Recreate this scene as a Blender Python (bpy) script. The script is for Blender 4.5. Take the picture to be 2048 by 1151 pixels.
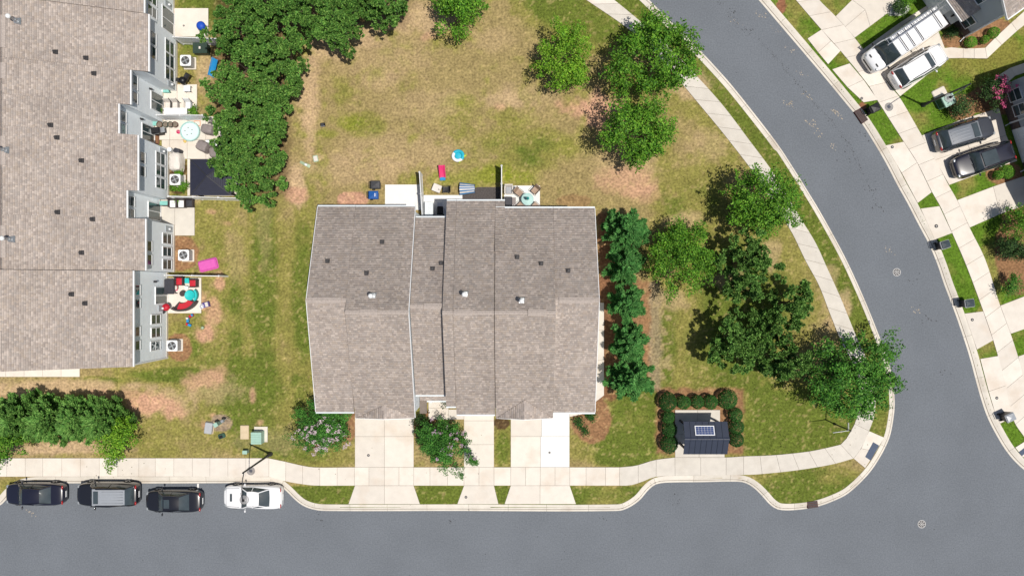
import bpy, bmesh, math, random
import numpy as np
from mathutils import Vector, Matrix
for o in list(bpy.data.objects): bpy.data.objects.remove(o)
scene = bpy.context.scene
# ------------------------------------------------------------------ camera, sky, sun, exposure
S, H = 24.5, 58.0            # survey scale: units per metre on the site plan, flying height in metres
cam = bpy.data.cameras.new('camera'); camo = bpy.data.objects.new('camera', cam)
scene.collection.objects.link(camo); camo.location = (0, 0, H); camo.rotation_euler = (0, 0, 0)
cam.sensor_width = 36; cam.lens = 36*S*H/2048; cam.clip_start = 0.5; cam.clip_end = 2000
scene.camera = camo
SUN_EL = math.radians(72.8); SUN_DX, SUN_DY = 0.903, -0.429
world = bpy.data.worlds.new('World'); scene.world = world; world.use_nodes = True
wn = world.node_tree.nodes; wl = world.node_tree.links
sky = wn.new('ShaderNodeTexSky'); sky.sky_type = 'NISHITA'; sky.sun_disc = False
sky.sun_elevation = SUN_EL; sky.sun_rotation = math.atan2(SUN_DX, SUN_DY); sky.dust_density = 1.5
wn['Background'].inputs[1].default_value = 0.068
wl.new(sky.outputs[0], wn['Background'].inputs[0])
sl = bpy.data.lights.new('sun', 'SUN'); slo = bpy.data.objects.new('sun', sl); scene.collection.objects.link(slo)
sl.energy = 4.25; sl.angle = math.radians(0.53); sl.color = (1.0, 0.95, 0.87)
slo.location = (40, -20, 120)
sdir = Vector((SUN_DX*math.cos(SUN_EL), SUN_DY*math.cos(SUN_EL), math.sin(SUN_EL)))
slo.rotation_euler = sdir.to_track_quat('Z', 'Y').to_euler()
vs = scene.view_settings; vs.view_transform = 'Standard'; vs.look = 'None'; vs.exposure = 0.0; vs.gamma = 1.0
scene.render.engine = 'CYCLES'
# ------------------------------------------------------------------ helpers
C = scene.collection
R = random.Random(7)
rng = np.random.default_rng(11)
def P(px, py, h=0.0):
    f = (1-h/H)/S
    return ((px-1024)*f, (575.5-py)*f)
def P3(px, py, h=0.0):
    x, y = P(px, py, h); return Vector((x, y, h))
ILL = 1.28
def L(r, g, b, k=1.0):
    def f(c):
        c /= 255.0
        return c/12.92 if c <= .04045 else ((c+.055)/1.055)**2.4
    return tuple(min(.86, f(c)/ILL*k) for c in (r, g, b))
def tag(o, label=None, cat=None, group=None, kind=None):
    if label: o['label'] = label
    if cat: o['category'] = cat
    if group: o['group'] = group
    if kind: o['kind'] = kind
    return o
def thing(name, label, cat, loc=(0, 0, 0), rz=0, group=None):
    o = bpy.data.objects.new(name, None); C.objects.link(o); o.empty_display_size = .2
    o.location = loc; o.rotation_euler = (0, 0, rz)
    return tag(o, label, cat, group)
class MB:
    def __init__(s): s.v = []; s.f = []
    def add(s, vs, fs):
        n = len(s.v); s.v += [tuple(v) for v in vs]; s.f += [tuple(i+n for i in f) for f in fs]; return s
    def hexa(s, p):   # 8 points: bottom 4 ccw, top 4 ccw
        return s.add(p, [(3,2,1,0),(4,5,6,7),(0,1,5,4),(1,2,6,5),(2,3,7,6),(3,0,4,7)])
    def box(s, c, d, rz=0, taper=1.0):
        x, y, z = d[0]/2, d[1]/2, d[2]/2; cs, sn = math.cos(rz), math.sin(rz); p = []
        for zz, k in ((-z, 1.0), (z, taper)):
            for a, b in ((-x,-y),(x,-y),(x,y),(-x,y)):
                a *= k; b *= k
                p.append((c[0]+a*cs-b*sn, c[1]+a*sn+b*cs, c[2]+zz))
        return s.hexa(p)
    def rbox(s, c, d, r=.04, rz=0, n=3, crown=0.0):   # box with rounded vertical corners and chamfered top
        x, y = d[0]/2, d[1]/2; cs, sn = math.cos(rz), math.sin(rz)
        def ring(off, z):
            o = []
            for qx, qy, a0 in ((1,1,0),(-1,1,90),(-1,-1,180),(1,-1,270)):
                rr = max(r-off, .001)
                for k in range(n+1):
                    a = math.radians(a0+90*k/n)
                    px = qx*(x-r)+rr*math.cos(a); py = qy*(y-r)+rr*math.sin(a)
                    o.append((c[0]+px*cs-py*sn, c[1]+px*sn+py*cs, z))
            return o
        zb, zt = c[2]-d[2]/2, c[2]+d[2]/2; ch = min(r*.6, d[2]*.4)
        rings = [ring(0, zb), ring(0, zt-ch), ring(ch, zt)]
        m = len(rings[0]); V = sum(rings, []); F = [tuple(range(m-1, -1, -1))]
        for k in range(2):
            for i in range(m): F.append((k*m+i, k*m+(i+1) % m, (k+1)*m+(i+1) % m, (k+1)*m+i))
        if crown:
            V.append((c[0], c[1], zt+crown)); F += [(2*m+i, 2*m+(i+1) % m, 3*m) for i in range(m)]
        else: F.append(tuple(range(2*m, 3*m)))
        return s.add(V, F)
    def prism(s, poly, z0, z1):
        n = len(poly); a = sum(poly[i][0]*poly[(i+1) % n][1]-poly[(i+1) % n][0]*poly[i][1] for i in range(n))
        if a < 0: poly = poly[::-1]
        zt = z1 if hasattr(z1, '__len__') else [z1]*n
        V = [(p[0], p[1], z0) for p in poly]+[(p[0], p[1], zt[i]) for i, p in enumerate(poly)]
        return s.add(V, [tuple(range(n-1, -1, -1)), tuple(range(n, 2*n))]+[(i, (i+1) % n, n+(i+1) % n, n+i) for i in range(n)])
    def cyl(s, c, r, h, n=16, r2=None):
        r2 = r if r2 is None else r2
        V = [(c[0]+r*math.cos(2*math.pi*i/n), c[1]+r*math.sin(2*math.pi*i/n), c[2]) for i in range(n)]
        V += [(c[0]+r2*math.cos(2*math.pi*i/n), c[1]+r2*math.sin(2*math.pi*i/n), c[2]+h) for i in range(n)]
        return s.add(V, [tuple(range(n-1, -1, -1)), tuple(range(n, 2*n))]+[(i, (i+1) % n, n+(i+1) % n, n+i) for i in range(n)])
    def lathe(s, c, prof, n=20, sx=1, sy=1):
        V = []; F = []; m = len(prof)
        for r, z in prof:
            for i in range(n):
                a = 2*math.pi*i/n; V.append((c[0]+sx*r*math.cos(a), c[1]+sy*r*math.sin(a), c[2]+z))
        for k in range(m-1):
            for i in range(n): F.append((k*n+i, k*n+(i+1) % n, (k+1)*n+(i+1) % n, (k+1)*n+i))
        F.append(tuple(range(n-1, -1, -1))); F.append(tuple(range((m-1)*n, m*n)))
        return s.add(V, F)
    def ball(s, c, rx, ry, rz, n=14, m=8):
        prof = [(max(.02, math.sin(math.pi*k/m)), -math.cos(math.pi*k/m)) for k in range(m+1)]
        V = []; F = []
        for r, z in prof:
            for i in range(n):
                a = 2*math.pi*i/n; V.append((c[0]+rx*r*math.cos(a), c[1]+ry*r*math.sin(a), c[2]+rz*z))
        for k in range(m):
            for i in range(n): F.append((k*n+i, k*n+(i+1) % n, (k+1)*n+(i+1) % n, (k+1)*n+i))
        F.append(tuple(range(n-1, -1, -1))); F.append(tuple(range(m*n, (m+1)*n)))
        return s.add(V, F)
    def tube(s, pts, rad, n=8):
        pts = [Vector(p) for p in pts]; rad = rad if hasattr(rad, '__len__') else [rad]*len(pts)
        V = []; F = []
        for i, p in enumerate(pts):
            d = (pts[min(i+1, len(pts)-1)]-pts[max(i-1, 0)]).normalized()
            a = d.cross(Vector((0, 0, 1)) if abs(d.z) < .9 else Vector((1, 0, 0))).normalized(); b = d.cross(a)
            for k in range(n):
                t = 2*math.pi*k/n; V.append(p+(a*math.cos(t)+b*math.sin(t))*rad[i])
        for i in range(len(pts)-1):
            for k in range(n): F.append((i*n+k, i*n+(k+1) % n, (i+1)*n+(k+1) % n, (i+1)*n+k))
        F.append(tuple(range(n))); m = (len(pts)-1)*n; F.append(tuple(range(m+n-1, m-1, -1)))
        return s.add(V, F)
    def patch(s, c00, c10, c11, c01, nu=6, nv=6, bulge=0.0, nrm=None):
        c = [Vector(q) for q in (c00, c10, c11, c01)]
        if nrm is None: nrm = (c[1]-c[0]).cross(c[3]-c[0]).normalized()
        nrm = Vector(nrm); V = []
        for j in range(nv+1):
            for i in range(nu+1):
                u, v = i/nu, j/nv
                p = c[0]*(1-u)*(1-v)+c[1]*u*(1-v)+c[2]*u*v+c[3]*(1-u)*v
                V.append(p+nrm*bulge*(4*u*(1-u))*(4*v*(1-v))**.5 if bulge else p)
        return s.add(V, [(j*(nu+1)+i, j*(nu+1)+i+1, (j+1)*(nu+1)+i+1, (j+1)*(nu+1)+i) for j in range(nv) for i in range(nu)])
    def build(s, name, m, parent=None, smooth=False, fix=True):
        me = bpy.data.meshes.new(name); me.from_pydata(s.v, [], s.f)
        if fix:
            bm = bmesh.new(); bm.from_mesh(me); bmesh.ops.recalc_face_normals(bm, faces=bm.faces); bm.to_mesh(me); bm.free()
        if smooth:
            me.polygons.foreach_set('use_smooth', [True]*len(me.polygons))
            try: me.set_sharp_from_angle(angle=math.radians(40))
            except Exception: pass
        me.materials.append(m)
        o = bpy.data.objects.new(name, me); C.objects.link(o); o.parent = parent
        return o
def np_mesh(name, V, F, m, parent=None, col=None, smooth=False):
    V = np.ascontiguousarray(V, dtype=np.float32); F = np.ascontiguousarray(F, dtype=np.int32)
    me = bpy.data.meshes.new(name); k = F.shape[1]
    me.vertices.add(len(V)); me.vertices.foreach_set('co', V.ravel())
    me.loops.add(F.size); me.loops.foreach_set('vertex_index', F.ravel())
    me.polygons.add(len(F)); me.polygons.foreach_set('loop_start', np.arange(0, F.size, k, dtype=np.int32))
    try: me.polygons.foreach_set('loop_total', np.full(len(F), k, dtype=np.int32))
    except Exception: pass
    me.update(calc_edges=True)
    if smooth: me.polygons.foreach_set('use_smooth', np.ones(len(F), dtype=bool))
    if col is not None:
        at = me.color_attributes.new('col', 'FLOAT_COLOR', 'POINT')
        cc = np.ones((len(V), 4), dtype=np.float32); cc[:, :3] = col; at.data.foreach_set('color', cc.ravel())
    me.materials.append(m)
    o = bpy.data.objects.new(name, me); C.objects.link(o); o.parent = parent
    return o
def children(o): return [c for c in bpy.data.objects if c.parent == o]
def copy_tree(o, parent=None):
    c = o.copy(); C.objects.link(c); c.parent = parent
    for ch in list(o.children): copy_tree(ch, c)
    return c
# ------------------------------------------------------------------ materials
def mat(name, col=(.5, .5, .5), rough=.8, var=.12, scale=6.0, bump=0.0, bscale=60., metal=0.0, spec=.35, attr=False,
        fine=0.0, fscale=90., rand=0.0, coat=0.0, trans=0.0, stain=0.0, stcol=(.3, .22, .15), alpha=1.0):
    m = bpy.data.materials.new(name); m.use_nodes = True; nt = m.node_tree; N = nt.nodes; K = nt.links
    b = N['Principled BSDF']; b.inputs['Roughness'].default_value = rough; b.inputs['Metallic'].default_value = metal
    b.inputs['Specular IOR Level'].default_value = spec
    if coat: b.inputs['Coat Weight'].default_value = coat; b.inputs['Coat Roughness'].default_value = .04
    tc = N.new('ShaderNodeTexCoord')
    if attr:
        a = N.new('ShaderNodeAttribute'); a.attribute_name = 'col'; out = a.outputs['Color']
    else:
        r = N.new('ShaderNodeRGB'); r.outputs[0].default_value = (*col, 1); out = r.outputs[0]
    def mul(out, sock):
        x = N.new('ShaderNodeVectorMath'); x.operation = 'SCALE'; K.new(out, x.inputs[0]); K.new(sock, x.inputs['Scale']); return x.outputs[0]
    def noise(sc, lo, hi, det=4):
        n = N.new('ShaderNodeTexNoise'); n.inputs['Scale'].default_value = sc; n.inputs['Detail'].default_value = det
        K.new(tc.outputs['Object'], n.inputs['Vector'])
        mr = N.new('ShaderNodeMapRange'); mr.inputs['From Min'].default_value = .28; mr.inputs['From Max'].default_value = .72
        mr.inputs['To Min'].default_value = lo; mr.inputs['To Max'].default_value = hi
        K.new(n.outputs['Fac'], mr.inputs['Value']); return mr.outputs[0]
    if var: out = mul(out, noise(scale, 1-var, 1+var))
    if fine: out = mul(out, noise(fscale, 1-fine, 1+fine, 2))
    if rand:
        oi = N.new('ShaderNodeObjectInfo'); mr = N.new('ShaderNodeMapRange')
        mr.inputs['To Min'].default_value = 1-rand; mr.inputs['To Max'].default_value = 1+rand
        K.new(oi.outputs['Random'], mr.inputs['Value']); out = mul(out, mr.outputs[0])
    if stain:
        mx = N.new('ShaderNodeMix'); mx.data_type = 'RGBA'
        n = noise(.55, -1.2, 1.0, 6); ml = N.new('ShaderNodeMath'); ml.operation = 'MULTIPLY'; ml.use_clamp = True
        K.new(n, ml.inputs[0]); ml.inputs[1].default_value = stain
        K.new(ml.outputs[0], mx.inputs['Factor']); K.new(out, mx.inputs['A']); mx.inputs['B'].default_value = (*stcol, 1); out = mx.outputs['Result']
    K.new(out, b.inputs['Base Color'])
    if bump:
        n = N.new('ShaderNodeTexNoise'); n.inputs['Scale'].default_value = bscale; n.inputs['Detail'].default_value = 3
        K.new(tc.outputs['Object'], n.inputs['Vector'])
        bp = N.new('ShaderNodeBump'); bp.inputs['Strength'].default_value = bump; bp.inputs['Distance'].default_value = .02
        K.new(n.outputs['Fac'], bp.inputs['Height']); K.new(bp.outputs[0], b.inputs['Normal'])
    if trans:
        t = N.new('ShaderNodeBsdfTranslucent'); K.new(out, t.inputs['Color']); mx = N.new('ShaderNodeMixShader')
        mx.inputs[0].default_value = trans; K.new(b.outputs[0], mx.inputs[1]); K.new(t.outputs[0], mx.inputs[2])
        K.new(mx.outputs[0], N['Material Output'].inputs['Surface'])
    if alpha < 1:
        b.inputs['Alpha'].default_value = alpha
    return m
M = {}
M['ground'] = mat('lawn and soil', attr=True, rough=.95, var=.10, scale=2.2, fine=.34, fscale=5.5, spec=.1, bump=.35, bscale=22)
M['grass'] = mat('grass blade', attr=True, rough=.8, var=0, spec=.15, trans=.2)
M['asphalt'] = mat('asphalt', (.150, .164, .184), .92, .06, .28, bump=.3, bscale=55, fine=.14, fscale=9, spec=.2, stain=.12, stcol=(.125, .135, .15))
M['concrete'] = mat('concrete', L(240, 231, 219), .9, .05, 1.6, bump=.12, bscale=70, fine=.05, fscale=25, rand=.07, spec=.2, stain=.38, stcol=L(214, 190, 166))
M['concrete_grey'] = mat('aged concrete', L(226, 219, 208), .9, .06, 1.8, bump=.12, bscale=70, fine=.05, fscale=25, rand=.04, spec=.2, stain=.2, stcol=L(175, 160, 140))
M['kerb'] = mat('kerb concrete', L(233, 225, 212), .9, .07, 1.4, bump=.12, bscale=70, fine=.05, fscale=25, rand=.07, spec=.2, stain=.4, stcol=L(190, 170, 148))
M['concrete_new'] = mat('fresh concrete', (.76, .75, .725), .9, .03, 1.6, bump=.1, bscale=70, spec=.2)
M['joint'] = mat('joint soil', (.20, .165, .13), .95, .2, 5)
M['shingle'] = mat('asphalt shingle', attr=True, rough=.95, var=.09, scale=.45, fine=.10, fscale=60, spec=.1)
M['decking'] = mat('roof deck', L(140, 128, 119), .95, .1, 3, spec=.1)
M['siding'] = mat('pale blue siding', (.80, .85, .885), .6, .03, 2, spec=.3)
M['siding_grey'] = mat('blue grey siding', (.40, .44, .47), .6, .03, 2, spec=.3)
M['white'] = mat('white vinyl', (.78, .79, .80), .45, .03, 3, spec=.4)
M['trim'] = mat('white trim', (.76, .77, .78), .5, .03, 3, spec=.4)
M['gutter'] = mat('gutter metal', (.62, .66, .68), .4, .05, 3, spec=.5)
M['brick'] = mat('dark stone veneer', L(105, 92, 88), .9, .3, 6, bump=.4, bscale=12, fine=.2)
M['glass'] = mat('window glass', (.045, .075, .08), .04, .25, .6, spec=.9)
M['carglass'] = mat('tinted car glass', (.05, .066, .074), .04, .2, 1.5, spec=.8)
M['black'] = mat('black plastic', (.018, .018, .021), .5, .1, 4, spec=.4)
M['rubber'] = mat('tyre rubber', (.02, .02, .02), .85, .1, 4, spec=.2)
M['chrome'] = mat('bright metal', (.62, .63, .65), .25, 0, metal=.9)
M['steel'] = mat('galvanised steel', (.42, .44, .46), .4, .1, 6, metal=.7)
M['red_lamp'] = mat('red lamp lens', (.35, .015, .015), .15, 0, spec=.6)
M['clear_lamp'] = mat('clear lamp lens', (.30, .32, .34), .12, 0, spec=.8)
def paint(name, c, rough=.28, coat=1.0, metal=.0): return mat(name, c, rough, 0, spec=.5, coat=coat, metal=metal)
def plain(name, r, g, b, rough=.55, var=.06, sp=.35): return mat(name, L(r, g, b), rough, var, 4, spec=sp)
# ------------------------------------------------------------------ plan geometry
def smooth(poly, step=6.0):
    pts = [np.array(p, float) for p in poly]; out = []
    for i in range(len(pts)-1):
        p0 = pts[max(i-1, 0)]; p1 = pts[i]; p2 = pts[i+1]; p3 = pts[min(i+2, len(pts)-1)]
        d = np.linalg.norm(p2-p1); n = max(1, int(d/step))
        k0 = p2-p0 if i > 0 else p2-p1; k3 = p3-p1 if i+2 < len(pts) else p2-p1
        m1 = k0*(d/(np.linalg.norm(p2-p1)+np.linalg.norm(p1-p0)+1e-9)) if i > 0 else p2-p1
        m2 = k3*(d/(np.linalg.norm(p2-p1)+np.linalg.norm(p3-p2)+1e-9)) if i+2 < len(pts) else p2-p1
        for t in np.arange(n)/n:
            out.append((2*t**3-3*t**2+1)*p1+(t**3-2*t**2+t)*m1+(-2*t**3+3*t**2)*p2+(t**3-t**2)*m2)
    out.append(pts[-1]); return np.array(out)
def arclen(p): return np.concatenate([[0], np.cumsum(np.linalg.norm(np.diff(p, axis=0), axis=1))])
def at_len(p, s, L_=None):
    L_ = arclen(p) if L_ is None else L_
    return np.stack([np.interp(s, L_, p[:, 0]), np.interp(s, L_, p[:, 1])], -1)
def offset(p, w):
    d = np.gradient(p, axis=0); d /= np.linalg.norm(d, axis=1)[:, None]+1e-9
    n = np.stack([d[:, 1], -d[:, 0]], -1)
    return p+n*np.asarray(w)[..., None] if hasattr(w, '__len__') else p+n*w
def inside(poly, X, Y):
    r = np.zeros(X.shape, bool); n = len(poly); x0, y0 = np.min(poly, axis=0); x1, y1 = np.max(poly, axis=0)
    bb = (X >= x0) & (X <= x1) & (Y >= y0) & (Y <= y1)
    if not bb.any(): return r
    xs, ys = X[bb], Y[bb]; rr = np.zeros(xs.shape, bool)
    for i in range(n):
        ax, ay = poly[i]; bx, by = poly[(i+1) % n]
        if ay == by: continue
        c = ((ay > ys) != (by > ys)) & (xs < (bx-ax)*(ys-ay)/(by-ay)+ax)
        rr ^= c
    r[bb] = rr; return r
# kerb lines, road side
KA = [(-400,1021.5),(-60,1021.5),(-20,1019),(2,1008),(18,990),(36,975),(58,968),(90,966.5),(300,966.5),(536,966.5),(557,970.5),(573,983),(588,998),(604,1010.5),(624.7,1018.5),
      (648,1021.5),(900,1021.5),(1238,1021.5),(1258,1015),(1280,1000),(1297,980),(1312,968.5),(1332,965),(1400,964),(1478,963),(1494,966.5),(1510.5,977),(1527.5,994),(1541,1009),(1558,1019),
      (1595,1019.5),(1636,1013),(1670,1001),(1697,987),(1731,956),(1751,931),(1771,897),(1782,870),(1788.5,836),(1791,809),(1788.5,768.5),(1781.7,734.6),(1771,702),(1756.6,663),
      (1737,614),(1717,568),(1697,525),(1678,488),(1640,420),(1612,374),(1595,346.7),(1558.5,290.6),(1515.6,234),(1466,171.7),(1440,142),(1403,102),(1370,69),(1330,30),(1300,0),(1240,-56),(1120,-160),(900,-340)]
KB = [(1190,-360),(1380,-150),(1466,-60),(1519,0),(1538.7,23),(1598,92.5),(1651,155),(1684,195),(1722,242),(1748.7,283.5),(1773,325),(1797,371),(1816.5,406),(1838,447.6),(1860,489),
      (1877,530),(1889.5,567),(1902,600),(1917,640.6),(1939.5,709),(1961,787.6),(1975.4,831),(1992.6,866),(2017.6,906),(2048,937.7),(2090,965),(2200,1010),(2500,1080)]
KAs, KBs = smooth(KA), smooth(KB)
def wA(p):   # kerb strip width along line A (wide on the straight street, narrow on the bend)
    y = p[:, 1]; x = p[:, 0]
    return np.where(x > 1560, np.interp(y, [660, 760, 960, 1010], [11, 12, 13.5, 14]), np.interp(y, [0, 340, 500, 900], [15, 13, 11, 14]))
wAs = wA(KAs); wBs = np.full(len(KBs), 16.0)
KAin, KBin = offset(KAs, wAs), offset(KBs, wBs)
ROAD = np.concatenate([KAs[::-1]*0+KAs, KBs, [(2500,1400),(-400,1400)]])
ROADX = np.concatenate([offset(KAs, wAs*.55), offset(KBs, wBs*.55), [(2500,1400),(-400,1400)]])
PAVED = []     # plan polygons covered by paving or buildings, where no grass grows
def pts(poly, h=0): return [P(a, b, h) for a, b in poly]
# road sheet
def road_sheet():
    bm = bmesh.new(); vs_ = [bm.verts.new((*P(*q), -.12)) for q in np.concatenate([offset(KAs, 2.0), offset(KBs, 2.0), [(2500,1400),(-400,1400)]])]
    f = bm.faces.new(vs_); bmesh.ops.triangulate(bm, faces=[f]); bmesh.ops.recalc_face_normals(bm, faces=bm.faces)
    for f in bm.faces:
        if f.normal.z < 0: f.normal_flip()
    me = bpy.data.meshes.new('road'); bm.to_mesh(me); bm.free(); me.materials.append(M['asphalt'])
    o = bpy.data.objects.new('road', me); C.objects.link(o)
    tag(o, 'grey asphalt residential street bending past the lots', 'road', kind='structure'); return o
road = road_sheet()
# kerbs: one bed per line, segments between the joints
def kerb(name, line, width, joint, label):
    inn = offset(line, width); La = arclen(line); tot = La[-1]
    def sec(s0, s1, g):
        ss = np.linspace(s0+g, s1-g, max(2, int((s1-s0)/8)+1)); a = at_len(line, ss, La)
        b = np.stack([np.interp(ss, La, inn[:, 0]), np.interp(ss, La, inn[:, 1])], -1); return a, b
    def solid(a, b, zs, bottom=-.3):
        V = []; F = []
        for (ax, ay), (bx, by) in zip(a, b):
            A_ = P(ax, ay); B_ = P(bx, by)
            prof = [(0, bottom)]+zs+[(1, bottom)]
            for t, z in prof: V.append((A_[0]*(1-t)+B_[0]*t, A_[1]*(1-t)+B_[1]*t, z))
        m = len(zs)+2
        for i in range(len(a)-1):
            for k in range(m): F.append((i*m+k, i*m+(k+1) % m, (i+1)*m+(k+1) % m, (i+1)*m+k))
        F.append(tuple(range(m))); n = (len(a)-1)*m; F.append(tuple(range(n+m-1, n-1, -1)))
        return V, F
    a, b = sec(0, tot, 0)
    root = MB().add(*solid(a, b, [(.03, -.125), (.97, -.01)])).build(name, M['joint'])
    tag(root, label, 'kerb', kind='structure')
    s = 0.0
    while s < tot:
        e = min(s+joint*R.uniform(.92, 1.08), tot)
        mid = at_len(line, np.array([(s+e)/2]))[0]
        if -120 < mid[0] < 2180 and -150 < mid[1] < 1200:
            a, b = sec(s, e, .22)
            MB().add(*solid(a, b, [(0, -.112), (.10, -.108), (.30, -.095), (.50, -.045), (.68, .008), (.92, .018), (1, .012)])).build('kerb_segment', M['kerb'], root, smooth=True)
        s = e
    return root
kerb('kerb', KAs, wAs, 78, 'pale concrete kerb around the corner lot')
kerb('kerb', KBs, wBs, 80, 'pale concrete kerb along the driveways of the facing houses')
# paving slabs
def shrink(poly, g):
    n = len(poly); a = sum(poly[i][0]*poly[(i+1) % n][1]-poly[(i+1) % n][0]*poly[i][1] for i in range(n)); sg = 1 if a > 0 else -1
    out = []
    for i in range(n):
        p = Vector(poly[i]); d1 = (p-Vector(poly[i-1])); d2 = (Vector(poly[(i+1) % n])-p)
        if d1.length < 1e-6 or d2.length < 1e-6: out.append(tuple(p)); continue
        d1.normalize(); d2.normalize(); n1 = Vector((-d1.y, d1.x))*sg; n2 = Vector((-d2.y, d2.x))*sg
        k = n1+n2; q = k.length_squared
        out.append(tuple(p+k*(2*g/q if q > .3 else g)))
    return out
def pave(name, slabs, label, m='concrete', z=.032, cat='pavement', gap=.011, piece='slab', kind='structure'):
    bed = MB()
    for i, s in enumerate(slabs): bed.prism(pts(s), -.10, .006+.0004*(i % 7)); PAVED.append(np.array(s))
    root = bed.build(name, M['joint']); tag(root, label, cat, kind=kind)
    for s in slabs: MB().prism(shrink(pts(s), gap), -.06, z+R.uniform(-.002, .002)).build(piece, M[m], root)
    return root
def strip(Lp, Rp, n=None, step=37, joints=None):
    a, b = smooth(Lp, 4), smooth(Rp, 4); La, Lb = arclen(a), arclen(b)
    if joints is None:
        n = n or max(1, round((La[-1]+Lb[-1])/2/step)); joints = np.linspace(0, 1, n+1)
    out = []
    for t0, t1 in zip(joints[:-1], joints[1:]):
        t = np.linspace(t0, t1, 4)
        out.append([tuple(q) for q in at_len(a, t*La[-1], La)]+[tuple(q) for q in at_len(b, t[::-1]*Lb[-1], Lb)])
    return out
def rects(x0, x1, xs, y0, y1):
    e = [x0]+list(xs)+[x1]; return [[(a, y0), (b, y0), (b, y1), (a, y1)] for a, b in zip(e[:-1], e[1:])]
sw = rects(-97, 538, [-60,-23,14,51,86,124,161,199,236,278,311,348,385,420,456,492], 915.2, 952.2)
sw += strip([(538,915.4),(570,922),(600,929),(627,933.4),(709,933.4)], [(538,952.2),(573,961.8),(600,966.5),(627,969.8),(709,970)], 5)
sw += rects(709, 1239, [738,769,798,827.5,860,895,928,958,988,1021.5,1051,1080.5,1110,1139.5,1172,1211], 933.4, 970)
sw += strip([(1239,933.4),(1271.6,930),(1309,919),(1349.7,913.7)], [(1239,970),(1261,969.5),(1288,961),(1309,952.8),(1350,950.3)], 3)
sw += strip([(1349.7,913.7),(1449,913.7),(1487,911.5)], [(1350,950.3),(1450,949.5),(1487,948.7)], joints=[0,.375,.745,1])
sw += strip([(1487,911.5),(1548,909),(1615.6,902),(1656,894),(1681,888)], [(1487,948.7),(1517,947.5),(1592,939.7),(1663,928),(1707,916)], 6)
sw += strip([(1681,888),(1695,873),(1703,858),(1709,847)], [(1707,916),(1722,896),(1734,872),(1738,861)], 1)
sw += strip([(1709,847),(1717,818),(1718,780),(1711,740),(1698,712),(1684,687),(1661,630.6),(1637.7,571),(1611,521.6),(1581.6,462),(1540,397),(1505.7,344),(1449.5,271),(1400,211),(1360,163),(1325,122),(1264,64),(1172,0),(1110,-43),(1040,-92)],
            [(1738,861),(1748,833),(1751,800),(1748,766),(1739,735),(1729,707),(1717,683),(1697,634),(1680.7,594),(1654,535),(1631,485),(1601,436),(1555,360),(1538.7,334),(1499,281),(1446,211),(1396,155),(1340,96),(1284,46),(1228,0),(1165,-45),(1095,-96)], step=35)
old = [s for s in sw if max(p[0] for p in s) < 1240.5]; new = [s for s in sw if max(p[0] for p in s) >= 1240.5]
pave('sidewalk', old, 'cream concrete sidewalk along the parked cars and driveways', 'concrete')
pave('sidewalk', new, 'greyer concrete sidewalk curving past the mail shelter and corner', 'concrete_grey')
sidewalk_far_L = [(1500,-110),(1545,-55),(1591,0),(1641,58),(1680.6,102),(1737,172),(1753.5,199.6),(1807,283.5),(1834,325),(1863,383),(1880,412.5),(1904,466),(1931,528),(1966,621.6),(1986,680),(2005,747),(2021,822),(2030,847),(2052,878)]
sidewalk_far_R = [(1548,-115),(1592,-58),(1638,0),(1671,33),(1709,76),(1783,176),(1798.5,194),(1843.5,271),(1867,312),(1897,370),(1914,400),(1939,455),(1970,518),(2000,610.6),(2021,667),(2039.5,725),(2054,785),(2062,815),(2080,850)]
pave('sidewalk', strip(sidewalk_far_L, sidewalk_far_R, step=36), 'cream concrete sidewalk in front of the facing houses', 'concrete')
# driveways of the townhouse block
pave('driveway', [[(710,780),(769,780),(769,872),(710,872)],[(769,780),(827.5,780),(827.5,872),(769,872)],[(710,872),(769,872),(769,933.4),(710,933.4)],[(769,872),(827.5,872),(827.5,933.4),(769,933.4)],
                  [(710,970),(769,970),(769,1007),(697,1007)],[(769,970),(827.5,970),(840,1007),(769,1007)]], 'wide cream driveway left of the small entry porch, with a clean-out cover')
pave('driveway', [[(928,780),(988,780),(988,840.5),(928,840.5)],[(928,840.5),(988,840.5),(988,888),(928,888)],[(928,888),(988,888),(988,933.4),(928,933.4)],[(928,970),(988,970),(997,1007),(914.5,1007)]],
     'narrow cream single driveway in the middle of the block')
pave('driveway', [[(1021.5,780),(1083,780),(1083,872),(1021.5,872)],[(1021.5,872),(1081,872),(1081,933.4),(1021.5,933.4)],[(1021.5,970),(1080,970),(1080,1007),(1009,1007)],[(1080,970),(1139.5,970),(1152,1007),(1080,1007)]],
     'wide cream driveway half of warm concrete beside the whiter half')
pave('driveway', [[(1083,790),(1139,800),(1139,872),(1083,872)],[(1081,872),(1139,872),(1139,933.4),(1081,933.4)]], 'whiter new concrete half of the driveway near the mulch bed', 'concrete_new')
pave('walkway', [[(1139,800),(1172,800),(1172,826),(1139,833)],[(1172,760),(1191,760),(1191,803),(1172,810)],[(1172,720),(1208,720),(1208,790),(1191,803),(1191,760),(1172,760)],[(1172,660),(1208,660),(1208,720),(1172,720)],[(1172,605),(1208,605),(1208,660),(1172,660)]],
     'narrow concrete walk along the block wall beside the conifers')
pave('walkway', [[(857,792),(897,792),(897,815),(857,815)],[(857,815),(897,815),(897,838),(857,838)],[(897,818),(928,818),(928,838),(897,838)]], 'short entry walk from the porch to the single driveway')
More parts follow.
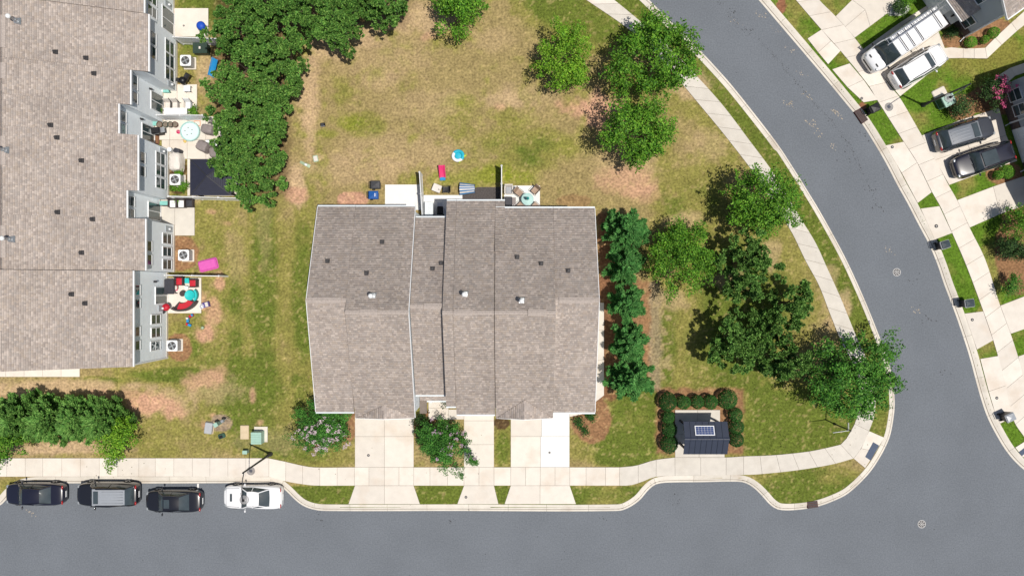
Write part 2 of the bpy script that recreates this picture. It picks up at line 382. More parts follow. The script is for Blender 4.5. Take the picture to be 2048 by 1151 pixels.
# facing houses
pave('driveway', [[(1671,33),(1704,0),(1730,20),(1690,54)],[(1690,54),(1730,20),(1740,53),(1709,76)],[(1704,0),(1760,-50),(1800,-10),(1776,26),(1740,53),(1730,20)],[(1614.6,77.6),(1642.7,59.4),(1662,82),(1636,105)],[(1636,105),(1662,82),(1681,102),(1656,129)]],
     'cream driveway in the corner past the work van', 'concrete')
pave('driveway', [[(1724,100),(1762,148),(1832,97),(1800,45)],[(1762,148),(1799.7,193),(1862,144),(1832,97)],[(1800,45),(1832,97),(1900,47),(1872,0)],[(1832,97),(1862,144),(1897,117),(1877,64)],
                  [(1664,139),(1699,127),(1727,160),(1695,175)],[(1695,175),(1727,160),(1755,200),(1727,205)]], 'cream driveway under the work van and white car')
pave('driveway', [[(1843.5,271),(1870,320),(1938,297),(1920,240)],[(1870,320),(1898,370),(1964,345),(1938,297)],[(1920,240),(1938,297),(2012,270),(1998,216)],[(1938,297),(1964,345),(2034,322),(2012,270)],
                  [(1770.5,291),(1807,283.5),(1834,325),(1803,346)],[(1803,346),(1834,325),(1863,384.5),(1835,406)]], 'cream driveway under the dark ribbed-roof car and black hatchback')
pave('driveway', [[(1914,400),(1986,373),(2000,428),(1939,455)],[(1986,373),(2018,362),(2070,345),(2084,398),(2000,428)],[(1841,417),(1878.5,412),(1904,466),(1869,479)]], 'empty cream driveway beside the dark shrub bed')
pave('driveway', [[(2000,610.6),(2080,580),(2100,640),(2021,667)],[(1928.5,626.6),(1966,622),(1986,680),(1953.5,698.5)]], 'cream driveway below the dark shrub bed')
pave('driveway', [[(2036,712),(2100,690),(2120,760),(2052,782)],[(1960,717),(1996,711),(2012,770),(1977,782)],[(1977,782),(2012,770),(2026,834),(2000,846),(1990,826)]], 'cream driveway with a silver lidded bin at its kerb')
pave('walkway', [[(1877,98),(1897,117),(1926,116.5),(1926,97),(1902,95)],[(1926,97),(1926,116.5),(1948,117),(1948,97)],[(1948,97),(1948,117),(1974,117.5),(1970,96)],[(1970,96),(1974,117.5),(2003,90),(1990,76)],[(1990,76),(2003,90),(2034,62),(2022,46)],[(2022,46),(2034,62),(2075,30),(2060,12)]],
     'angled cream garden walk below the round bushes')
pave('walkway', [[(1986,168),(1998,150),(2012,168),(2004,180)],[(1998,150),(2020,136),(2030,152),(2012,168)],[(2020,136),(2060,122),(2066,140),(2030,152)]], 'grey shaded garden walk by the pink flowering shrub')
pave('kerb_ramp', [[(1738,861),(1768,874),(1752,902),(1722,896)],[(1722,896),(1752,902),(1730,935),(1707,916)]], 'concrete kerb ramp at the street corner', z=.028)
pave('kerb_ramp', [[(2030,894),(2052,880),(2066,898),(2046,914)]], 'concrete kerb ramp below the silver lidded bin', z=.028)
def flat(name, poly, z, m, label=None, cat=None, kind=None, thick=.02, parent=None, group=None):
    o = MB().prism(pts(poly), z-thick, z).build(name, m, parent)
    if label: tag(o, label, cat, group, kind)
    return o
M['tactile'] = plain('slate blue tactile pad', 88, 100, 122, .8)
def tactile(poly, label):
    o = flat('tactile_pad', poly, .04, M['tactile'], label, 'tactile pad')
    q = [Vector(P(*p)) for p in poly]; d = MB()
    for i in range(5):
        for j in range(12):
            u, v = (i+.5)/5, (j+.5)/12; p = q[0]*(1-u)*(1-v)+q[1]*u*(1-v)+q[2]*u*v+q[3]*(1-u)*v
            d.cyl((p.x, p.y, .039), .014, .007, 6)
    tag(d.build('dome', M['tactile'], o), kind='stuff')
tactile([(1746,883),(1758,890),(1741,920),(1730,912.5)], 'slate blue tactile pad on the corner ramp')
tactile([(2037,903),(2050,893),(2056,901),(2043,911)], 'slate blue tactile pad on the ramp below the bin')
# patios
def patio(slabs, label, m='concrete', z=.05): return pave('patio', slabs, label, m, z=z, cat='patio')
patio(rects(343, 417, [], 17, 74), 'tan concrete patio with the blue covered grill')
patio(rects(316, 394.5, [355], 169, 232), 'tan concrete patio with the white bench and lounge chairs')
patio(rects(298, 452, [340,375,412], 233, 280)+rects(324, 452, [340,375,412], 280, 318)+rects(330, 480, [375,412], 318, 392)[1:], 'large cream patio with the kiddie pool')
patio(rects(314, 389.6, [350], 398.5, 471), 'cream patio with three chairs beside the white fence', 'concrete_grey')
patio(rects(324, 403, [], 555, 626), 'cream patio crowded with red and teal furniture')
patio(rects(770, 845, [], 369, 420), 'bright white patio beside the two wheeled bins', 'concrete_new')
patio([[(848,390),(925,390),(925,440),(848,440)]], 'white strip patio behind the middle rear door', 'concrete_new')
patio(rects(1008, 1080, [], 371, 420), 'bright white patio under the round glass table', 'concrete_new')
patio(rects(-60, 160, [-25,12,49,86,123], 700, 753), 'cream walk along the end of the shingled row')
M['dark_gravel'] = mat('dark gravel', L(92, 86, 84), .95, .25, 9, bump=.6, bscale=40, fine=.25, fscale=60)
flat('gravel_bed', [(925,380),(958,374),(1003,374),(1003,420),(925,420)], .02, M['dark_gravel'], 'dark gravel bed at the foot of the rear wall', 'gravel', 'structure', .05)
PAVED.append(np.array([(925,376),(1003,372),(1003,420),(925,420)]))
pave('mail_pad', rects(1350, 1440, [1395], 819, 868)+rects(1350, 1449, [1398], 868, 913.7), 'concrete pad under the navy mail shelter', 'concrete_grey', z=.04, cat='pad')
# parking line
M['paint'] = mat('road paint', (.74, .73, .70), .7, .1, 9, fine=.15)
flat('parking_line', [(393,967),(396.5,967),(396.5,984),(393,984)], -.114, M['paint'], 'short white parking line at the kerb by the parked sedan', 'road marking', 'structure', .004)
# ------------------------------------------------------------------ ground sheet
def vnoise(X, Y, sc, seed):
    r = np.random.default_rng(seed); g = r.random((256, 256)); x = X/sc; y = Y/sc
    xi = np.floor(x).astype(int); yi = np.floor(y).astype(int); fx = x-xi; fy = y-yi
    fx = fx*fx*(3-2*fx); fy = fy*fy*(3-2*fy)
    a = g[xi % 256, yi % 256]; b = g[(xi+1) % 256, yi % 256]; c = g[xi % 256, (yi+1) % 256]; d = g[(xi+1) % 256, (yi+1) % 256]
    return (a*(1-fx)+b*fx)*(1-fy)+(c*(1-fx)+d*fx)*fy
def fbm(X, Y, sc, seed, oct=4):
    t = 0; w = 1; tw = 0
    for k in range(oct): t = t+w*vnoise(X+k*371, Y+k*173, sc/2**k, seed+k); tw += w; w *= .55
    return t/tw
def sst(a, b, x): t = np.clip((x-a)/(b-a), 0, 1); return t*t*(3-2*t)
DRY = np.array(L(164, 146, 99)); OLIVE = np.array(L(147, 141, 76)); GREEN = np.array(L(108, 121, 50)); BRIGHT = np.array(L(98, 130, 40)); LIME = np.array(L(150, 165, 40))
TAN = np.array(L(206, 176, 140)); PINK = np.array(L(214, 166, 138)); MULCH = np.array(L(158, 120, 87)); REDM = np.array(L(136, 94, 70)); GREYB = np.array(L(165, 145, 122)); DARK_SOIL = np.array(L(96, 76, 52))  # last colour: darkest soil brown, for the evergreen belt and small beds
def ground_color(X, Y):
    """colour of turf, bare soil and mulch on the site plan"""
    n1 = fbm(X, Y, 150, 3); n2 = fbm(X, Y, 46, 9); n3 = fbm(X, Y, 13, 21, 3); n4 = fbm(X, Y, 5.5, 33, 2)
    sh = X.shape+(1,)
    def mixc(c, k, w): w = np.clip(w, 0, 1).reshape(sh); return c*(1-w)+k*w
    g = .33+.9*(n1-.5)+.9*(n2-.5)+.5*(n3-.5)
    def blob(cx, cy, rx, ry, w=1.0, ns=.9, soft=.45):
        d = np.sqrt(((X-cx)/rx)**2+((Y-cy)/ry)**2)+ns*(n2-.5)+ns*.9*(n3-.5)
        return w*(1-sst(1-soft, 1+soft, d))
    # greener turf
    for b in [(440,650,160,290,.28),(1420,640,120,160,.3),(528,560,26,230,.42),(470,700,14,160,.3),(520,830,90,90,.35),(330,750,90,14,.6),(200,760,60,8,.7),(1265,850,70,90,.75),(1600,850,110,70,.65),(1330,700,20,90,.2),(1180,30,130,60,.55),(1090,0,60,40,.4),
              (1500,620,90,160,.35),(610,590,24,260,.45),(620,900,110,40,.55),(900,990,300,25,.6),(660,990,80,22,.6),(1640,970,110,30,.45),(1560,430,260,330,.22),(380,90,40,70,.5),(430,10,60,40,.8),(730,250,40,25,.45),(1050,300,120,40,.35),
              (1240,900,90,30,.6),(1005,900,18,40,.5),(40,1000,60,40,.6),(1330,640,25,120,.2),(1530,880,90,30,.4)]: g = g+blob(*b)
    bend = KAs[(KAs[:, 0] > 1240) & (KAs[:, 1] < 905)][::-1]; xr = np.interp(Y, bend[:, 1], bend[:, 0]); g = g+.42*sst(-80, -70, X-xr)*(Y < 905)
    g = g+.45*sst(968, 975, Y)*(X > 560)*(X < 1800)+.25*sst(1480, 1540, X)*sst(740, 800, Y)
    c = np.broadcast_to(DRY, X.shape+(3,)).copy()
    c = mixc(c, OLIVE, sst(.30, .62, g)); c = mixc(c, GREEN, sst(.62, 1.05, g))
    # mown strip between kerb and sidewalk on the bend, verges
    # irrigated lawns of the facing houses
    side = X-np.interp(Y, KBs[:, 1], KBs[:, 0])
    w = sst(-4, 6, side)*(Y < 960)
    c = mixc(c, mixc(np.broadcast_to(BRIGHT, c.shape).copy(), OLIVE, sst(.45, .75, n2+.35*(n1-.5))), w)
    for b in [(1950,110,90,40,.8),(1835,345,14,10,.5),(1690,110,18,16,.7),(1740,35,20,18,.4),(2000,100,60,30,.7)]: c = mixc(c, np.array(L(140, 135, 66)), blob(*b)*w)
    for b in [(925,205,30,14,.9),(700,245,26,12,.9),(605,268,12,8,.9),(630,268,14,9,.9),(655,268,18,9,1),(950,355,60,18,1.),(1045,355,28,14,1.1),(875,360,18,14,.8),(827,355,10,16,1.1),(985,355,30,16,.8),(1215,265,10,8,.7),(1310,260,40,20,.3),(1010,350,20,20,.6),(1045,240,30,15,.4),(905,230,60,20,.3),(385,605,10,6,.9),(1140,290,60,20,.4)]:
        c = mixc(c, LIME*.82, blob(*b, 1.5)*.5)
    # bare soil
    for b in [(612,180,22,90,.75),(650,95,40,26,.7),(720,70,60,22,.55),(840,35,70,26,.65),(595,370,16,30,.9),(640,315,14,10,.6),(1055,190,50,26,.35),(980,80,40,20,.3),(760,160,40,20,.35),(860,210,60,30,.28),(1000,200,40,16,.5),(700,340,120,26,.42),(820,300,120,30,.3),(1370,440,40,18,.5),
              (1260,330,60,40,.35),(620,240,14,60,.6),(760,110,90,40,.3),(1385,175,34,24,.7),(1425,290,40,30,.35),(130,772,140,12,.8),(20,790,40,16,.7),(150,893,110,14,.75),(100,900,60,10,.7),(330,805,50,26,.55),(345,85,20,40,.0),(405,130,14,60,.6),(395,400,12,10,.4),(430,780,60,26,.4),(560,880,80,24,.25),(470,500,20,60,.25),(1690,610,14,26,.7),(1540,500,20,30,.5),(1660,590,16,50,.4),(1450,560,40,16,.5),(1350,600,30,16,.5),(530,450,14,80,.2)]:
        c = mixc(c, TAN, blob(*b, 1.2))
    for b in [(1205,225,44,34,.85),(1150,215,30,16,.75),(1260,360,50,26,.6),(1300,390,40,16,.4),(590,388,22,12,.8),(300,806,46,18,.9),(345,825,22,12,.7),(410,760,40,16,.65),(440,745,14,20,.5),(412,668,18,16,.9),(440,563,9,16,.8),(425,628,16,30,.7),(505,790,5,14,.7),(240,790,50,10,.5),(425,830,8,6,.7),(412,850,9,10,.8),(520,845,6,6,.6),(405,605,9,14,.7),(350,470,10,4,.4),(1000,215,14,8,.5),(860,75,16,8,.5),(560,90,16,10,.4),(1330,545,14,10,.6),(420,423,12,6,.6),(455,447,10,6,.4)]:
        c = mixc(c, PINK, blob(*b, 1.2))
    # mulch and straw beds with clean edges
    for cx, cy, rx, ry, col in [(705,400,32,18,PINK*.9),(1148,402,36,13,DRY*.45+MULCH*.55),(360,506,38,36,MULCH),(358,694,26,29,MULCH),(1183,838,40,50,MULCH),(690,845,26,40,MULCH),(856,860,28,40,MULCH*.8),(640,850,48,48,MULCH*.7),(1003,845,16,14,DARK_SOIL),(442,845,22,18,GREYB),(355,350,22,40,DARK_SOIL),
                                 (1945,75,50,24,MULCH),(1905,80,24,18,MULCH),(1990,55,40,18,MULCH),(1990,200,60,32,MULCH*.8),(1925,215,30,26,MULCH),(2008,346,36,24,MULCH),(2035,500,45,90,MULCH*.95),(1725,213,9,9,REDM*1.3),(1563,12,10,16,REDM*1.3),(1793,17,26,14,np.array((.6,.6,.6)))]:
        d = np.sqrt(((X-cx)/rx)**2+((Y-cy)/ry)**2)+.18*(n3-.5)
        c = mixc(c, col*(1+.25*(n4.reshape(sh)-.5)), 1-sst(.94, 1.03, d))
    def rect(x0, x1, y0, y1, e=5): return sst(x0-e, x0+e, X+14*(n3-.5))*(1-sst(x1-e, x1+e, X+14*(n3-.5)))*sst(y0-e, y0+e, Y+14*(n3-.5))*(1-sst(y1-e, y1+e, Y+14*(n3-.5)))
    c = mixc(c, MULCH*.95, rect(1312, 1487, 776, 908)); c = mixc(c, REDM, rect(1196, 1235, 425, 800)*.9)
    c = mixc(c, MULCH*1.05, rect(1235, 1302, 560, 770)*.95); c = mixc(c, GREYB, rect(1300, 1322, 560, 780)*.7)
    c = mixc(c, TAN*.9, rect(1322, 1345, 580, 760)*(n3 > .5)*.5)
    c = mixc(c, MULCH*.85, rect(-20, 250, 795, 880, 9)*.8); c = mixc(c, DARK_SOIL, rect(430, 575, -30, 390, 16)*.8); c = mixc(c, DARK_SOIL, rect(570, 820, -60, 50, 16)*.6)
    # straw and clover flecks
    c = mixc(c, np.array(L(205, 180, 128)), sst(.66, .80, n4)*.42*(1-w)); c = c*(1-.30*(sst(.60, .80, 1-n4)*sst(.42, .7, n3))).reshape(sh)
    c = c*(.80+.40*n3).reshape(sh)
    return c
def make_ground():
    gx = np.concatenate([[-600,-300,-140,-80,-56], np.arange(-46, 46.01, .15), [56,80,140,300,600]])
    gy = np.concatenate([[-600,-300,-140,-70,-40], np.arange(-26, 26.01, .15), [40,70,140,300,600]])
    GX, GY = np.meshgrid(gx, gy, indexing='ij'); PX = GX*S+1024; PY = 575.5-GY*S
    Z = np.where(inside(ROADX, PX, PY), -.32, 0.0)
    rel = (fbm(PX, PY, 60, 77)-.5)*.03; Z = np.where(Z == 0, rel-.012, Z)
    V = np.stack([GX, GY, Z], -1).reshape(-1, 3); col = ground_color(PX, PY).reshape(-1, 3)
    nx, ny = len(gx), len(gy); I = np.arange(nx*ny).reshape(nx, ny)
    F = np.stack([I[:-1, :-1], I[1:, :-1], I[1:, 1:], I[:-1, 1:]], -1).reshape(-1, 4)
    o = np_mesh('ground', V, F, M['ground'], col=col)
    tag(o, 'dry green and tan lawn with bare soil patches', 'ground', kind='structure'); return o
ground = make_ground()
# ------------------------------------------------------------------ buildings
SHC = np.array([L(196,183,174), L(188,175,166), L(180,167,159), L(206,192,182), L(184,173,166), L(193,178,166)])
def shingles(planes, parent, name='shingles', expo=.143, tint=1.0):
    """rows of overlapping shingles on roof planes; plane = (origin, u dir, v dir, polygon in uv)"""
    VV = []; CC = []
    for O, U, Vv, poly in planes:
        O, U, Vv = Vector(O), Vector(U), Vector(Vv); Nn = U.cross(Vv).normalized()
        if Nn.z < 0: Nn = -Nn
        pu = [p[0] for p in poly]; pv = [p[1] for p in poly]; v = min(pv)
        while v < max(pv)-.02:
            vm = min(v+expo*.5, max(pv)-.01)
            xs = []
            for i in range(len(poly)):
                a, b = poly[i], poly[(i+1) % len(poly)]
                if (a[1] > vm) != (b[1] > vm): xs.append(a[0]+(b[0]-a[0])*(vm-a[1])/(b[1]-a[1]))
            xs.sort()
            for k in range(0, len(xs)-1, 2):
                u = xs[k]; first = True
                while u < xs[k+1]-.01:
                    w = R.choice((.11, .14, .17, .22, .28))*(R.uniform(.4, 1) if first else 1); first = False
                    e = min(u+w, xs[k+1]); v1 = min(v+expo+.012, max(pv))
                    t = .007+R.choice((0, 0, .003)); g = .003
                    p = [O+U*(u+g)+Vv*v+Nn*.001, O+U*(e-g)+Vv*v+Nn*.001, O+U*(u+g)+Vv*v+Nn*t, O+U*(e-g)+Vv*v+Nn*t, O+U*(e-g)+Vv*v1+Nn*.004, O+U*(u+g)+Vv*v1+Nn*.004]
                    VV += [tuple(q) for q in p]
                    c = SHC[R.randrange(6)]*R.uniform(.90, 1.10)*tint; CC += [c]*6; u = e
            v += expo
    n = len(VV)//6; b = np.arange(n)[:, None]*6
    F = np.concatenate([b+np.array([0,1,3,2]), b+np.array([2,3,4,5])])
    o = np_mesh(name, np.array(VV), F, M['shingle'], parent, np.array(CC)); return tag(o, kind='stuff')
def slab(poly3, t=.13):
    """solid sheet of thickness t under a planar polygon"""
    m = MB(); n = len(poly3); lo = [(p[0], p[1], p[2]-t) for p in poly3]
    a = sum(poly3[i][0]*poly3[(i+1) % n][1]-poly3[(i+1) % n][0]*poly3[i][1] for i in range(n))
    V = lo+list(poly3)
    return m.add(V, [tuple(range(n-1, -1, -1)), tuple(range(n, 2*n))]+[(i, (i+1) % n, n+(i+1) % n, n+i) for i in range(n)])
def plane_of(p0, p1, p3, pol3):
    """uv plane from eave points p0->p1 and an upslope point p3"""
    p0, p1, p3 = Vector(p0), Vector(p1), Vector(p3); U = (p1-p0).normalized(); W = p3-p0; Vv = (W-U*W.dot(U)).normalized()
    return (p0, U, Vv, [((Vector(q)-p0).dot(U), (Vector(q)-p0).dot(Vv)) for q in pol3])
def wbox(mb, O, a, n, u0, u1, z0, z1, d0, d1):
    """box on a wall: along a, up z, out along n"""
    O, a, n = Vector(O), Vector((*a, 0)), Vector((*n, 0)); p = []
    for z in (z0, z1):
        for u, d in ((u0, d0), (u1, d0), (u1, d1), (u0, d1)): q = O+a*u+n*d; p.append((q.x, q.y, z))
    return mb.hexa(p)
def window(root, O, a, n, u0, u1, z0, z1, rails=1, name='window', frame='trim', vert=False, mid=.5):
    f = .065; fr = MB()
    wbox(fr, O, a, n, u0, u1, z0, z0+f, -.02, .055); wbox(fr, O, a, n, u0, u1, z1-f, z1, -.02, .055)
    wbox(fr, O, a, n, u0, u0+f, z0+f, z1-f, -.02, .05); wbox(fr, O, a, n, u1-f, u1, z0+f, z1-f, -.02, .05)
    zs = [z0+f, z1-f]; us = [u0+f, u1-f]
    if rails and not vert:
        zm = z0+(z1-z0)*mid; wbox(fr, O, a, n, u0+f, u1-f, zm-.025, zm+.025, -.02, .045); zs = [z0+f, zm, z1-f]
    if rails and vert:
        um = (u0+u1)/2; wbox(fr, O, a, n, um-.03, um+.03, z0+f, z1-f, -.02, .045); us = [u0+f, um, u1-f]
    o = fr.build(name, M[frame], root)
    for k in range(len(zs)-1):
        for j in range(len(us)-1):
            wbox(MB(), O, a, n, us[j]-.01, us[j+1]+.01, zs[k]-.01, zs[k+1]+.01, -.015, .012+.012*((k+j) % 2)).build('pane', M['glass'], o)
    return o
def laps(root, O, a, n, u0, u1, z0, z1, m, step=.18, name='siding'):
    """lap siding boards on a wall face, joined into one skin"""
    mb = MB(); z = z0; O, A_, N_ = Vector(O), Vector((*a, 0)), Vector((*n, 0))
    while z < z1-.01:
        e = min(z+step, z1); p = []
        for u in (u0, u1):
            for d, zz in ((-.01, z), (.022, z), (.006, e), (-.01, e)): q = O+A_*u+N_*d; p.append((q.x, q.y, zz))
        mb.add(p, [(0,1,2,3),(7,6,5,4),(1,5,6,2),(0,4,5,1),(2,6,7,3)]); z = e
    o = mb.build(name, m, root); return tag(o, kind='stuff')
def vent(roof, x, y, h, kind, rz=0):
    if kind == 'pipe':
        m = MB().box((x, y, h+.05), (.34, .34, .1), rz, .8); m.cyl((x, y, h), .055, .32, 10); m.box((x, y, h+.16), (.24, .2, .14), rz, .7)
        m.build('roof_vent', M['ventgrey'], roof)
    elif kind == 'flue':
        MB().box((x, y, h+.02), (.5, .5, .12), rz, .7).cyl((x, y, h), .13, .30, 14).cyl((x, y, h+.30), .09, .55, 14).build('flue_pipe', M['steel'], roof, True)
        MB().lathe((x, y, h+.85), [(.10, 0), (.17, .02), (.17, .08), (.12, .16), (.02, .2)], 14).build('flue_cap', M['white'], roof, True)
M['ventgrey'] = mat('dark vent plastic', (.055, .052, .055), .6, .1, 5)
# ---- central townhouse block: gables with ridges parallel to the street
blk = thing('townhouse_block', 'townhouse block with taupe shingled roofs stepping over four bays and three driveways', 'building', (0, -1.5, 0))
OFF = Vector((0, -1.5, 0))
ROOFS = []
def gable(root, off, X0, X1, Yr, hr, Ym, hm, Yf, hf, wl=M['siding'], ov=.32, rakeL=0., rakeR=0., hole=None, front=True):
    hz = lambda y: hm+(hr-hm)*(y-Ym)/(Yr-Ym) if y >= Ym else hm+(hf-hm)*(y-Ym)/(Yf-Ym)
    ROOFS.append((X0, X1, Yf, Yr, hz)); x0, x1 = X0-rakeL, X1+rakeR
    ox, oy = off.x, off.y
    yr, yf = Yr-ov, Yf+ov; m = MB()
    prof = [(yf, 0), (yr, 0), (yr, hz(yr)-.14), (Ym, hm-.14), (yf, hz(yf)-.14)]
    V = [(X0-ox, y-oy, z) for y, z in prof]+[(X1-ox, y-oy, z) for y, z in prof]
    m.add(V, [(0,1,2,3,4), (9,8,7,6,5)]+[(i, (i+1) % 5, 5+(i+1) % 5, 5+i) for i in range(5)])
    m.build('wall', wl, root)
    q = lambda x, y, z: (x-ox, y-oy, z)
    rear = [q(x1, Yr, hr), q(x0, Yr, hr), q(x0, Ym, hm), q(x1, Ym, hm)]
    fro = [q(x0, Yf, hf), q(x1, Yf, hf), q(x1, Ym, hm), q(x0, Ym, hm)]
    d = MB(); s = slab(rear); d.add(s.v, s.f); s = slab(fro); d.add(s.v, s.f)
    rf = d.build('roof', M['decking'], root)
    shingles([plane_of(rear[0], rear[1], rear[3], rear), plane_of(fro[0], fro[1], fro[3], fro)], rf)
    # ridge cap
    c = MB(); L_ = x1-x0; n = max(1, int(L_/.28))
    for k in range(n):
        a, b = x0+k*L_/n, x0+(k+1)*L_/n
        c.add([q(a, Ym-.14, hz(Ym-.14)+.012), q(b, Ym-.14, hz(Ym-.14)+.012), q(b, Ym, hm+.035), q(a, Ym, hm+.025), q(b, Ym+.14, hz(Ym+.14)+.012), q(a, Ym+.14, hz(Ym+.14)+.012)], [(0,1,2,3), (3,2,4,5)])
    tag(c.build('ridge_cap', M['cap'], rf), kind='stuff')
    for Y, h, s, on in ((Yr, hr, 1, True), (Yf, hf, -1, front)):
        if on: MB().box(((x0+x1)/2-ox, Y+s*.06-oy, h-.085), (x1-x0-.01, .11, .13)).box(((x0+x1)/2-ox, Y+s*.1-oy, h-.03), (x1-x0-.02, .03, .03)).build('gutter', M['gutter'], root)
    for x, on in ((x0, rakeL), (x1, rakeR)):
        if on:
            b = MB()
            for (ya, za), (yb, zb) in (((Yf, hf), (Ym, hm)), ((Ym, hm), (Yr, hr))):
                b.hexa([q(x-.02, ya, za-.17), q(x+.02, ya, za-.17), q(x+.02, yb, zb-.17), q(x-.02, yb, zb-.17), q(x-.02, ya, za+.012), q(x+.02, ya, za+.012), q(x+.02, yb, zb+.012), q(x-.02, yb, zb+.012)])
            b.build('fascia', M['trim'], root)
    return rf
M['cap'] = mat('ridge shingle', L(190, 178, 170), .95, .15, 9, fine=.12, spec=.1)
Yp = lambda py, h: P(0, py, h)[1]
Xp = lambda px, h: P(px, 0, h)[0]
hr_, hm1, hm2 = 5.6, 8.45, 8.9
rA = gable(blk, OFF, -14.2, -11.56, Yp(413,5.5), 5.5, Yp(600,hm1), hm1, Yp(823,6.0), 6.0, rakeL=.17)
rB = gable(blk, OFF, -11.55, -7.2, Yp(413,5.5)-.004, 5.5, Yp(624,hm2), hm2, Yp(834.5,5.6), 5.6, front=False, rakeR=.06)
rC = gable(blk, OFF, -7.13, -4.83, Yp(435,5.45), 5.45, Yp(612,8.35), 8.35, Yp(789,5.5), 5.5)
rD = gable(blk, OFF, -4.82, -4.1, Yp(401.5,5.5), 5.5, Yp(625,hm2), hm2, Yp(812,6.0), 6.0)
rE = gable(blk, OFF, -4.09, -1.24, Yp(401.5,5.5), 5.5, Yp(625,hm2), hm2, Yp(828,5.6), 5.6)
rF = gable(blk, OFF, -1.2, 3.02, Yp(416,5.75), 5.75, Yp(625,hm2+.12), hm2+.12, Yp(834.5,5.7), 5.7, front=False)
rG = gable(blk, OFF, 3.03, 5.95, Yp(416,5.75), 5.75, Yp(600,hm1), hm1, Yp(824,5.9), 5.9, rakeR=.15)
# rear step of the middle bay beside the round-table patio
ys, yt = Yp(401.5,5.5), Yp(452,6.3)
MB().box((-.86-OFF.x, (ys-.32+3.2)/2-OFF.y, 2.7), (.66, ys-.32-3.2, 5.38)).build('wall', M['siding'], blk)
pl = [(-.53, ys-OFF.y, 5.5), (-1.23, ys-OFF.y, 5.5), (-1.23, 2.6-OFF.y, 5.5+(ys-2.6)*.465), (-.53, 2.6-OFF.y, 5.5+(ys-2.6)*.465)]
rs = slab(pl).build('roof', M['decking'], blk); shingles([plane_of(pl[0], pl[1], pl[3], pl)], rs)
MB().box((-.88, ys+.06-OFF.y, 5.42), (.72, .11, .13)).build('gutter', M['gutter'], blk)
# street-facing cross gables
def cross(x0, x1, Yf, hf, rise, Ym, hm):
    s_ = (hm-hf)/(Ym-Yf); run = rise/s_; xm = (x0+x1)/2; y0 = Yf-OFF.y; e = .02
    A_ = (xm, y0-.03, hf+rise+e); B_ = (xm, y0+run, hf+rise+e); Lc = (x0, y0-.03, hf+e); Rc = (x1, y0-.03, hf+e)
    d = MB(); s = slab([Lc, A_, B_], .05); d.add(s.v, s.f); s = slab([A_, Rc, B_], .05); d.add(s.v, s.f)
    r = d.build('gable_roof', M['decking'], blk)
    shingles([plane_of(Lc, (x0, y0+1, hf+e), A_, [Lc, A_, B_]), plane_of(Rc, (x1, y0+1, hf+e), A_, [Rc, A_, B_])], r)
    MB().add([(x0+.1, y0+.3, hf-.15), (x1-.1, y0+.3, hf-.15), (xm, y0+.3, hf+rise-.1), (x0+.1, y0+.22, hf-.15), (x1-.1, y0+.22, hf-.15), (xm, y0+.22, hf+rise-.1)],
             [(0,1,2), (5,4,3), (0,3,4,1), (1,4,5,2), (2,5,3,0)]).build('gable_wall', M['siding_grey'], blk)
    b = MB()
    for e_ in (x0, x1): b.hexa([(e_, y0-.06, hf-.16), (xm, y0-.08, hf+rise-.16), (xm, y0-.035, hf+rise-.16), (e_, y0-.035, hf-.16), (e_, y0-.06, hf+.01), (xm, y0-.08, hf+rise+.0), (xm, y0-.035, hf+rise+.0), (e_, y0-.035, hf+.01)])
    b.build('fascia', M['trim'], blk)
cross(-11.5, -7.2, Yp(834.5,5.6), 5.6, .42, Yp(624,hm2), hm2)
cross(-1.15, 2.98, Yp(834.5,5.7), 5.7, .6, Yp(625,hm2+.12), hm2+.12)
# porch roof over the entry
def porch():
    x0, x1 = -7.15, -4.82; ya, yb = -7.75, -8.75; q = [(x0, yb-OFF.y, 2.75), (x1, yb-OFF.y, 2.75), (x1, ya-OFF.y, 3.2), (x0, ya-OFF.y, 3.2)]
    r = slab(q, .12).build('porch_roof', M['decking'], blk); shingles([plane_of(q[0], q[1], q[3], q)], r)
    MB().box(((x0+x1)/2, yb-.05-OFF.y, 2.68), (x1-x0, .12, .14)).build('gutter', M['gutter'], blk)
    q = [(-7.18, -9.9-OFF.y, 2.75), (-6.35, -9.3-OFF.y, 2.75), (-6.35, -8.76-OFF.y, 2.8), (-7.18, -8.76-OFF.y, 3.2)]
    MB().box((-6.9, -9.25-OFF.y, 2.7), (.55, 1.0, .12)).build('porch_return', M['decking'], blk)
    MB().box((-6.3, -8.85-OFF.y, 1.35), (.16, .16, 2.7)).build('post', M['trim'], blk)
porch()
# openings of the block
for xc, w, yf in ((-9.4, 4.3, Yp(834.5,5.6)), (-2.65, 2.5, Yp(828,5.6)), (.92, 3.9, Yp(834.5,5.7))):
    O = (0, yf+.32-OFF.y, 0); g = MB()
    wbox(g, O, (1, 0), (0, -1), xc-w/2, xc+w/2, .03, 2.2, -.02, .03); dr = g.build('garage_door', M['white'], blk)
    for k in range(4): wbox(MB(), O, (1, 0), (0, -1), xc-w/2+.06, xc+w/2-.06, .07+k*.53, .07+k*.53+.48, .02, .05).build('panel', M['white'], dr)
    window(blk, O, (1, 0), (0, -1), xc-.9, xc-.02, 3.3, 4.8); window(blk, O, (1, 0), (0, -1), xc+.02, xc+.9, 3.3, 4.8)
for xc, yr in ((-13, Yp(413,5.5)), (-10.4, Yp(413,5.5)-.004), (-8.4, Yp(413,5.5)-.004), (-6, Yp(435,5.45)), (-2.6, Yp(401.5,5.5)), (1, Yp(416,5.75)), (4.4, Yp(416,5.75))):
    O = (0, yr-.32-OFF.y, 0)
    window(blk, O, (1, 0), (0, 1), xc-.45, xc+.45, 3.4, 4.9); window(blk, O, (1, 0), (0, 1), xc-.45, xc+.45, .7, 2.3)
